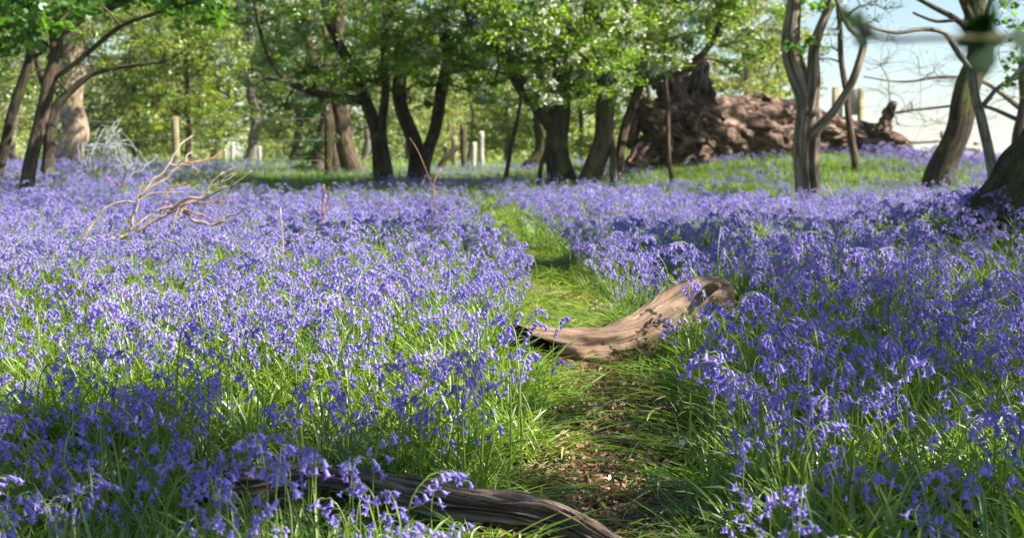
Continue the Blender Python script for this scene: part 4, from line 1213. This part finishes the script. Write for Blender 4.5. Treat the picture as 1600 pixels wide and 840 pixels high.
def bell_density(x, y):
    d = path_d(x, y)
    w0 = np.where(y < 6.3, .18, .13)
    dens = sst(w0, w0 + .20, d)
    n = wav(x, y, .55, 1) * .5 + wav(x, y, 1.6, 2) * .4
    n2 = wav(x, y, 2.6, 4)
    dens *= np.clip(.76 + .55 * n + .28 * n2, .06, 1.15)
    dens *= 1.02 - .02 * sst(4.2, 6, y)                                  # thinner in front
    far_grass = sst(17, 20.5, y) * sst(-9.5, -8, x) * (1 - sst(-3.2, -1.0, x))
    dens *= 1 - .80 * far_grass
    mound = sst(20, 22, y) * sst(1.0, 2.0, x)
    dens *= 1 - .82 * mound * (.55 + .45 * np.sign(wav(x, y, .5, 3)))
    dens *= 1 - .6 * sst(21.5, 24, y) * (1 - sst(1.0, 2.0, x)) * (1 - sst(-3, -6, -np.abs(x)))
    grove = sst(14.9, 16.4, y + .6 * wav(x, y, .4, 4)) * sst(-5.2, -4.0, x) * (1 - sst(5.6, 6.6, x - .1 * (y - 18)))
    grove *= np.where(x > 2.5, 1 - .75 * sst(24.3, 25.3, y), 1)
    dens *= 1 - grove * np.clip(np.where(x > 2.2, .52, .42) - .42 * wav(x, y, .7, 2), .08, .95)
    dens *= 1 - sst(30, 34, y)
    dens *= 1 - (.62 + .28 * (x > -.42)) * before_bough(x, y)
    near_log = np.exp(-((x - .35) / .55) ** 2 - ((y - 5.75) / .35) ** 2)
    dens *= 1 - .7 * near_log
    band = np.exp(-((x + 1.4) / 1.5) ** 2 - ((y - 15.5) / .9) ** 2)
    dens *= 1 - .75 * band
    return dens

r = np.random.default_rng(33)
bx, by = field(112, 0, 2.12, 34, r)
keep = (r.uniform(0, 1, len(bx)) < bell_density(bx, by)) & clear_of_things(bx, by)
bx, by = bx[keep], by[keep]
bz = ground(bx, by)
brot = r.uniform(0, 2 * math.pi, len(bx))
bsc = np.clip(r.normal(.98, .13, len(bx)), .66, 1.28) * (.84 + .16 * sst(2.6, 4.5, by)) * (1 - .32 * sst(14.8, 16.2, by) * (np.abs(bx - .8) < 5.5))
bidx = r.choice(7, len(bx), p=[.20, .20, .15, .13, .09, .07, .16])
# which ones does the photograph show largest: the nearest whose heads lie inside the frame
hz = bz + np.array([k[1] for k in KINDS_B])[bidx] * bsc * .85
c_, s_ = math.cos(PITCH), math.sin(PITCH)
fd = by * c_ - (hz - CAMZ) * s_
pxs = 800 + FPX * bx / fd
pys = 420 - FPX * (by * s_ + (hz - CAMZ) * c_) / fd
inside = (pxs > 15) & (pxs < 1585) & (pys > 200) & (pys < 832)
order = np.argsort(np.where(inside, by, 1e9))
near = order[:298]
mask = np.ones(len(bx), bool); mask[near] = False

bell_me = {}
bv, bf = bell_geo(12)
def make_bluebell(k):
    root = bpy.data.objects.new('bluebell', None); COL.objects.link(root); root.empty_display_size = .05
    mb = MB(); plants[k].stem_mesh(mb)
    link('stem', mb.mesh('stem', M['stem']), root)
    for j, m in enumerate(plants[k].bells):
        if 'b' not in bell_me:
            bell_me['b'] = mesh_np('bell', bv, bf, M['bell'], True, {'tint': bell_tint(12)})
        o = link('bell', bell_me['b'], root)
        o.matrix_local = m
    return root

def copy_tree(o, parent=None):
    c = o.copy(); COL.objects.link(c); c.parent = parent
    for ch in o.children:
        copy_tree(ch, c)
    return c

def place_word(px, py):
    if px > 1000: return 'in the near flowers right of the bare path'
    if px > 640: return 'at the left edge of the bare path' if py < 760 else 'by the right end of the foremost bough'
    if py > 745: return 'in front of the foremost bough'
    if px > 300: return 'in the grass just behind the foremost bough'
    return 'in the flowers at bottom left'

first = {}
for i in near:
    k = int(bidx[i])
    if k not in first:
        o = first[k] = make_bluebell(k)
    else:
        o = copy_tree(first[k])
    o.location = (bx[i], by[i], bz[i]); o.rotation_euler = (0, 0, brot[i]); o.scale = (bsc[i],) * 3
    tag(o, KINDS_B[k][5] + ' ' + place_word(pxs[i], pys[i]), 'bluebell', 'bluebells flowering nearest the path')

def gn_scatter(name, protos, x, y, z, rot, scl, idx, label=None):
    """ONE object of kind stuff: instances of the given forms on a point cloud"""
    me = bpy.data.meshes.new(name)
    me.vertices.add(len(x))
    me.vertices.foreach_set('co', np.stack([x, y, z], -1).astype(np.float32).ravel())
    a = me.attributes.new('rot', 'FLOAT_VECTOR', 'POINT'); a.data.foreach_set('vector', rot.astype(np.float32).ravel())
    a = me.attributes.new('scl', 'FLOAT', 'POINT'); a.data.foreach_set('value', scl.astype(np.float32))
    a = me.attributes.new('idx', 'INT', 'POINT'); a.data.foreach_set('value', idx.astype(np.int32))
    o = link(name, me)
    ng = bpy.data.node_groups.new(name, 'GeometryNodeTree')
    ng.interface.new_socket('Geometry', in_out='INPUT', socket_type='NodeSocketGeometry')
    ng.interface.new_socket('Geometry', in_out='OUTPUT', socket_type='NodeSocketGeometry')
    N = ng.nodes.new
    gi, go, jn = N('NodeGroupInput'), N('NodeGroupOutput'), N('GeometryNodeJoinGeometry')
    def attr(nm, ty):
        n = N('GeometryNodeInputNamedAttribute'); n.data_type = ty; n.inputs['Name'].default_value = nm
        return n.outputs['Attribute']
    ar, asc, ai = attr('rot', 'FLOAT_VECTOR'), attr('scl', 'FLOAT'), attr('idx', 'INT')
    for k, p in enumerate(protos):
        cmp_ = N('FunctionNodeCompare'); cmp_.data_type = 'INT'; cmp_.operation = 'EQUAL'
        ints = [s for s in cmp_.inputs if s.type == 'INT']
        ng.links.new(ai, ints[0]); ints[1].default_value = k
        oi = N('GeometryNodeObjectInfo'); oi.inputs['Object'].default_value = p
        ip = N('GeometryNodeInstanceOnPoints')
        ng.links.new(gi.outputs[0], ip.inputs['Points']); ng.links.new(cmp_.outputs[0], ip.inputs['Selection'])
        ng.links.new(oi.outputs['Geometry'], ip.inputs['Instance'])
        ng.links.new(ar, ip.inputs['Rotation']); ng.links.new(asc, ip.inputs['Scale'])
        ng.links.new(ip.outputs[0], jn.inputs[0])
    ng.links.new(jn.outputs[0], go.inputs[0])
    md = o.modifiers.new('scatter', 'NODES'); md.node_group = ng
    tag(o, kind='stuff')
    return o

def eul(n, r, tilt=.12):
    return np.stack([r.normal(0, tilt, n), r.normal(0, tilt, n), r.uniform(0, 2 * math.pi, n)], -1)

e = eul(mask.sum(), r, .07); e[:, 2] = brot[mask]
gn_scatter('bluebell_carpet', protos_b, bx[mask], by[mask], bz[mask], e, bsc[mask], bidx[mask])

# ------------------------------------------------------------------ leaf blades, turf, dead leaves
def blade(mb, r, length, width, az, lean, bend, x0=0, y0=0, tint=None, segs=7, flat=False):
    s = np.linspace(0, 1, segs)
    ang = lean + bend * s ** 1.4
    ds = length / (segs - 1)
    rr_ = np.concatenate([[0], np.cumsum(np.sin((ang[1:] + ang[:-1]) / 2) * ds)])
    zz = np.concatenate([[0], np.cumsum(np.cos((ang[1:] + ang[:-1]) / 2) * ds)])
    if flat: zz = .008 + .03 * np.sin(s * 3.1) * r.uniform(.2, 1)
    else: zz = np.maximum(zz, .004)
    side = np.sin(s * 2.2 + r.uniform(0, 6)) * length * .05
    ca, sa = math.cos(az), math.sin(az)
    cx = x0 + rr_ * ca - side * sa; cy = y0 + rr_ * sa + side * ca
    w = width * np.minimum(1, .55 + s * 1.8) * np.sqrt(np.clip(1 - s ** 2.2, 0, 1)) / 2
    tw = r.normal(0, .5) * s
    ux, uy, uz = -sa * np.cos(tw), ca * np.cos(tw), np.sin(tw)
    fold = w * .45
    nx, ny, nz = np.cos(ang) * ca, np.cos(ang) * sa, -np.sin(ang)
    Lf = np.stack([cx + ux * w, cy + uy * w, zz + uz * w], -1)
    Md = np.stack([cx + nx * fold, cy + ny * fold, zz + nz * fold], -1)
    Rt = np.stack([cx - ux * w, cy - uy * w, zz - uz * w], -1)
    V = np.stack([Lf, Md, Rt], 1).reshape(-1, 3)
    i = np.arange(segs - 1)[:, None] * 3; j = np.arange(2)[None]
    q = np.stack([i + j, i + j + 1, i + j + 4, i + j + 3], -1).reshape(-1, 4)
    mb.add(V, [q], 0, r.uniform(0, 1) if tint is None else tint)

def tuft(seed, n, l0, l1, w0, w1, lean0, lean1, spread, mat, flat=False, bend=1.3):
    r = np.random.default_rng(seed); mb = MB()
    for _ in range(n):
        blade(mb, r, r.uniform(l0, l1), r.uniform(w0, w1), r.uniform(0, 6.283), r.uniform(lean0, lean1), r.uniform(.2, bend), r.normal(0, spread), r.normal(0, spread), flat=flat)
    return bpy.data.objects.new('leaf_tuft', mb.mesh('leaf_tuft', mat))
T_leaf = [tuft(1, 11, .18, .31, .010, .018, .1, 1.0, .03, M['blade']), tuft(2, 13, .18, .34, .007, .014, .05, .7, .04, M['blade']),
          tuft(3, 10, .15, .28, .010, .019, .3, 1.2, .03, M['blade'], bend=1.7), tuft(4, 12, .18, .32, .006, .010, .1, .8, .05, M['blade_pale'])]
T_flat = [tuft(5, 12, .14, .30, .005, .010, 1.1, 1.5, .06, M['blade'], bend=.4), tuft(6, 12, .12, .26, .005, .009, 1.3, 1.55, .08, M['blade_pale'], True), tuft(7, 10, .12, .24, .004, .009, 1.3, 1.55, .09, M['litter_pale'], True)]
T_turf = [tuft(8, 22, .07, .16, .003, .006, .05, .8, .05, M['blade']), tuft(9, 20, .08, .18, .003, .006, .1, .9, .06, M['blade_pale'])]

x, y = field(175, 0, 1.4, 11, r)
d = path_d(x, y)
edge = np.where(y < 6.3, .20, .18)
k = (r.uniform(0, 1, len(x)) < sst(edge, edge + .08, d)) & clear_of_things(x, y, .0)
x, y = x[k], y[k]
gn_scatter('bluebell_leaves', T_leaf, x, y, ground(x, y), eul(len(x), r, .12), r.uniform(.7, 1.08, len(x)) * blade_scale(x, y), r.choice(4, len(x), p=[.30, .28, .20, .22]))
x, y = field(80, 0, 11, 34, r)
k = (r.uniform(0, 1, len(x)) < sst(.18, .3, path_d(x, y)) * (1 - .5 * sst(26, 33, y))) & clear_of_things(x, y)
x, y = x[k], y[k]
gn_scatter('far_bluebell_leaves', T_leaf, x, y, ground(x, y), eul(len(x), r, .15), r.uniform(.6, .95, len(x)) * (1 - .38 * sst(14.8, 16.2, y)), r.choice(4, len(x), p=[.3, .3, .25, .15]))
# trampled blades on and beside the path
x, y = field(420, 0, 1.4, 16, r)
d = path_d(x, y)
pr = np.where(y < 6.2, .80 * np.exp(-((d - .26) / .055) ** 2) + .04 * (d < .2), .9 * (d < .26))
k = (r.uniform(0, 1, len(x)) < pr) & clear_of_things(x, y, -.03)
x, y, d = x[k], y[k], d[k]
ii = np.where(r.uniform(0, 1, len(x)) < np.where(y < 6.2, .75, .35), 0, r.choice([1, 2], len(x), p=[.5, .5]))
gn_scatter('trampled_grass', T_flat, x, y, ground(x, y), eul(len(x), r, .10), r.uniform(.6, 1.1, len(x)), ii)
# short turf where the flowers thin out, and rough grass under the far trees
x, y = field(70, 0, 14, 40, r)
k = r.uniform(0, 1, len(x)) < np.clip(.25 + .7 * sst(19, 23, y), 0, 1) * (1 - .6 * sst(30, 38, y))
x, y = x[k], y[k]
gn_scatter('turf', T_turf, x, y, ground(x, y), eul(len(x), r, .1), r.uniform(.8, 1.6, len(x)), r.choice(2, len(x), p=[.6, .4]))
x = r.uniform(-45, 22, 22000); y = r.uniform(32, 85, 22000)
k = (np.abs(x) < .4 * y + 3)
x, y = x[k], y[k]
gn_scatter('rough_grass', T_turf, x, y, ground(x, y), eul(len(x), r, .1), r.uniform(1.5, 3.2, len(x)), r.choice(2, len(x), p=[.35, .65]))

def dead_leaf(seed):
    r = np.random.default_rng(seed); mb = MB()
    n, m = 5, 4
    L, W = r.uniform(.028, .055), r.uniform(.014, .03)
    u = np.linspace(-.5, .5, n)[:, None] * np.ones(m)[None]; v = np.linspace(-.5, .5, m)[None] * np.sqrt(np.clip(1 - (2 * np.linspace(-.5, .5, n)) ** 2 * .92, 0, 1))[:, None]
    z = .35 * W * np.sin(u * r.uniform(2, 6) + r.uniform(0, 3)) + 1.2 * W * v ** 2 * r.choice([-1, 1]) + .12 * W * r.normal(0, 1, u.shape)
    V = np.stack([u * L, v * W, z + .012], -1).reshape(-1, 3)
    i = np.arange(n - 1)[:, None] * m; j = np.arange(m - 1)[None]
    mb.add(V, [np.stack([i + j, i + j + 1, i + m + j + 1, i + m + j], -1).reshape(-1, 4)], 0, r.uniform(0, 1))
    return bpy.data.objects.new('dead_leaf_form', mb.mesh('dead_leaf_form', M['litter']))
T_litter = [dead_leaf(50 + k) for k in range(7)]
x, y = field(2600, 0, 1.4, 9, r)
d = path_d(x, y)
k = r.uniform(0, 1, len(x)) < np.where(y < 6.4, 1.0 * np.exp(-(d / .20) ** 4), .45 * np.exp(-(d / .2) ** 2)) + .03
x, y = x[k], y[k]
e = eul(len(x), r, .45)
gn_scatter('leaf_litter', T_litter, x, y, ground(x, y) + .002 + r.uniform(0, .012, len(x)), e, r.uniform(.22, .85, len(x)) ** 1.2, r.integers(0, 7, len(x)))

# the air of the wood: one even, pale haze; the sky lies outside it
def haze():
    mb = MB(); box_mb(mb, [0, 0, 7.5], [3300, 5400, 43])
    me = mb.mesh('haze', [], False) if False else mesh_np('haze', np.concatenate(mb.V), [np.concatenate(v) for v in mb.F.values()], bpy.data.materials.new('haze'), False)
    m = me.materials[0]; m.use_nodes = True; nt = m.node_tree
    for n in list(nt.nodes): nt.nodes.remove(n)
    v = nt.nodes.new('ShaderNodeVolumePrincipled'); v.inputs['Density'].default_value = HAZE; v.inputs['Color'].default_value = (.95, .97, 1, 1)
    v.inputs['Anisotropy'].default_value = .2
    out = nt.nodes.new('ShaderNodeOutputMaterial'); nt.links.new(v.outputs[0], out.inputs[1])
    tag(link('haze', me), kind='stuff')
HAZE = .0002
if HAZE: haze()

# a few ferns and little white flowers that the photograph shows singly
def fern(px, py, h, seed, lab):
    g = G(px, py, .02, ground); b = np.array([g[0], g[1], float(ground(g[0], g[1]))])
    root = thing('fern', lab, 'fern', b, 'small ferns beside the path')
    r = np.random.default_rng(seed)
    for f_ in range(4):
        az = r.uniform(0, 6.28); L = h * r.uniform(.8, 1.2); mb = MB()
        n = 16; s_ = np.linspace(0, 1, n)
        mid = np.stack([math.cos(az) * L * .8 * s_, math.sin(az) * L * .8 * s_, L * (.9 * s_ - .55 * s_ ** 2)], -1)
        V, F = tube(mid, np.linspace(.0016, .0006, n), 5); mb.add(V, F, 0, .4)
        for i in range(3, n):
            w = L * .32 * math.sin(math.pi * (i / n) ** .7) + .006
            for sd in (-1, 1):
                o = np.array([-math.sin(az) * sd, math.cos(az) * sd, -.15]); t = mid[i] - mid[i - 1]; t /= np.linalg.norm(t)
                a = mid[i]; tip = a + o * w + t * w * .35
                wv = t * L * .022
                mb.add(np.array([a - wv, (a + tip) / 2 - wv * 1.3, tip, (a + tip) / 2 + wv * 1.3, a + wv]), [np.array([[0, 1, 3, 4]]), np.array([[1, 2, 3]])], 0, r.uniform(.2, .9))
        link('frond', mb.mesh('frond', M['blade']), root)
fern(1085, 600, .17, 1, 'small light green fern at the right edge of the bare path below the log')
fern(1110, 645, .13, 2, 'lower small fern among the flattened blades right of the path')

def white_flower(px, py, h, lab, seed):
    g = G(px, py, h, ground); b = np.array([g[0], g[1], float(ground(g[0], g[1]))])
    root = thing('stitchwort', lab, 'white flower', b, 'tiny white wild flowers')
    mb = MB(); V, F = tube(catmull(np.array([b, b + [.01, 0, h * .5], b + [0, 0, h]]), 8), np.full(8, .0009), 5); mb.add(V, F, 0, .4)
    link('stem', mb.mesh('stem', M['stem'], True, b), root)
    r = np.random.default_rng(seed); mb = MB()
    for k in range(5):
        a = k * 1.2566; c, s_ = math.cos(a), math.sin(a)
        o = b + np.array([0, -.002, h])
        mb.add(np.array([o, o + [.006 * c - .004 * s_, -.004, .006 * s_ + .004 * c], o + [.012 * c, -.003, .012 * s_], o + [.006 * c + .004 * s_, -.004, .006 * s_ - .004 * c]]), [np.array([[0, 1, 2, 3]])], 0, .6)
    link('petals', mb.mesh('petals', M['blossom'], False, b), root)
white_flower(362, 633, .2, 'tiny white star flower in the grass left of the pale bracken stem', 1)
white_flower(1066, 690, .14, 'tiny white star flower low among the blades right of the path', 2)
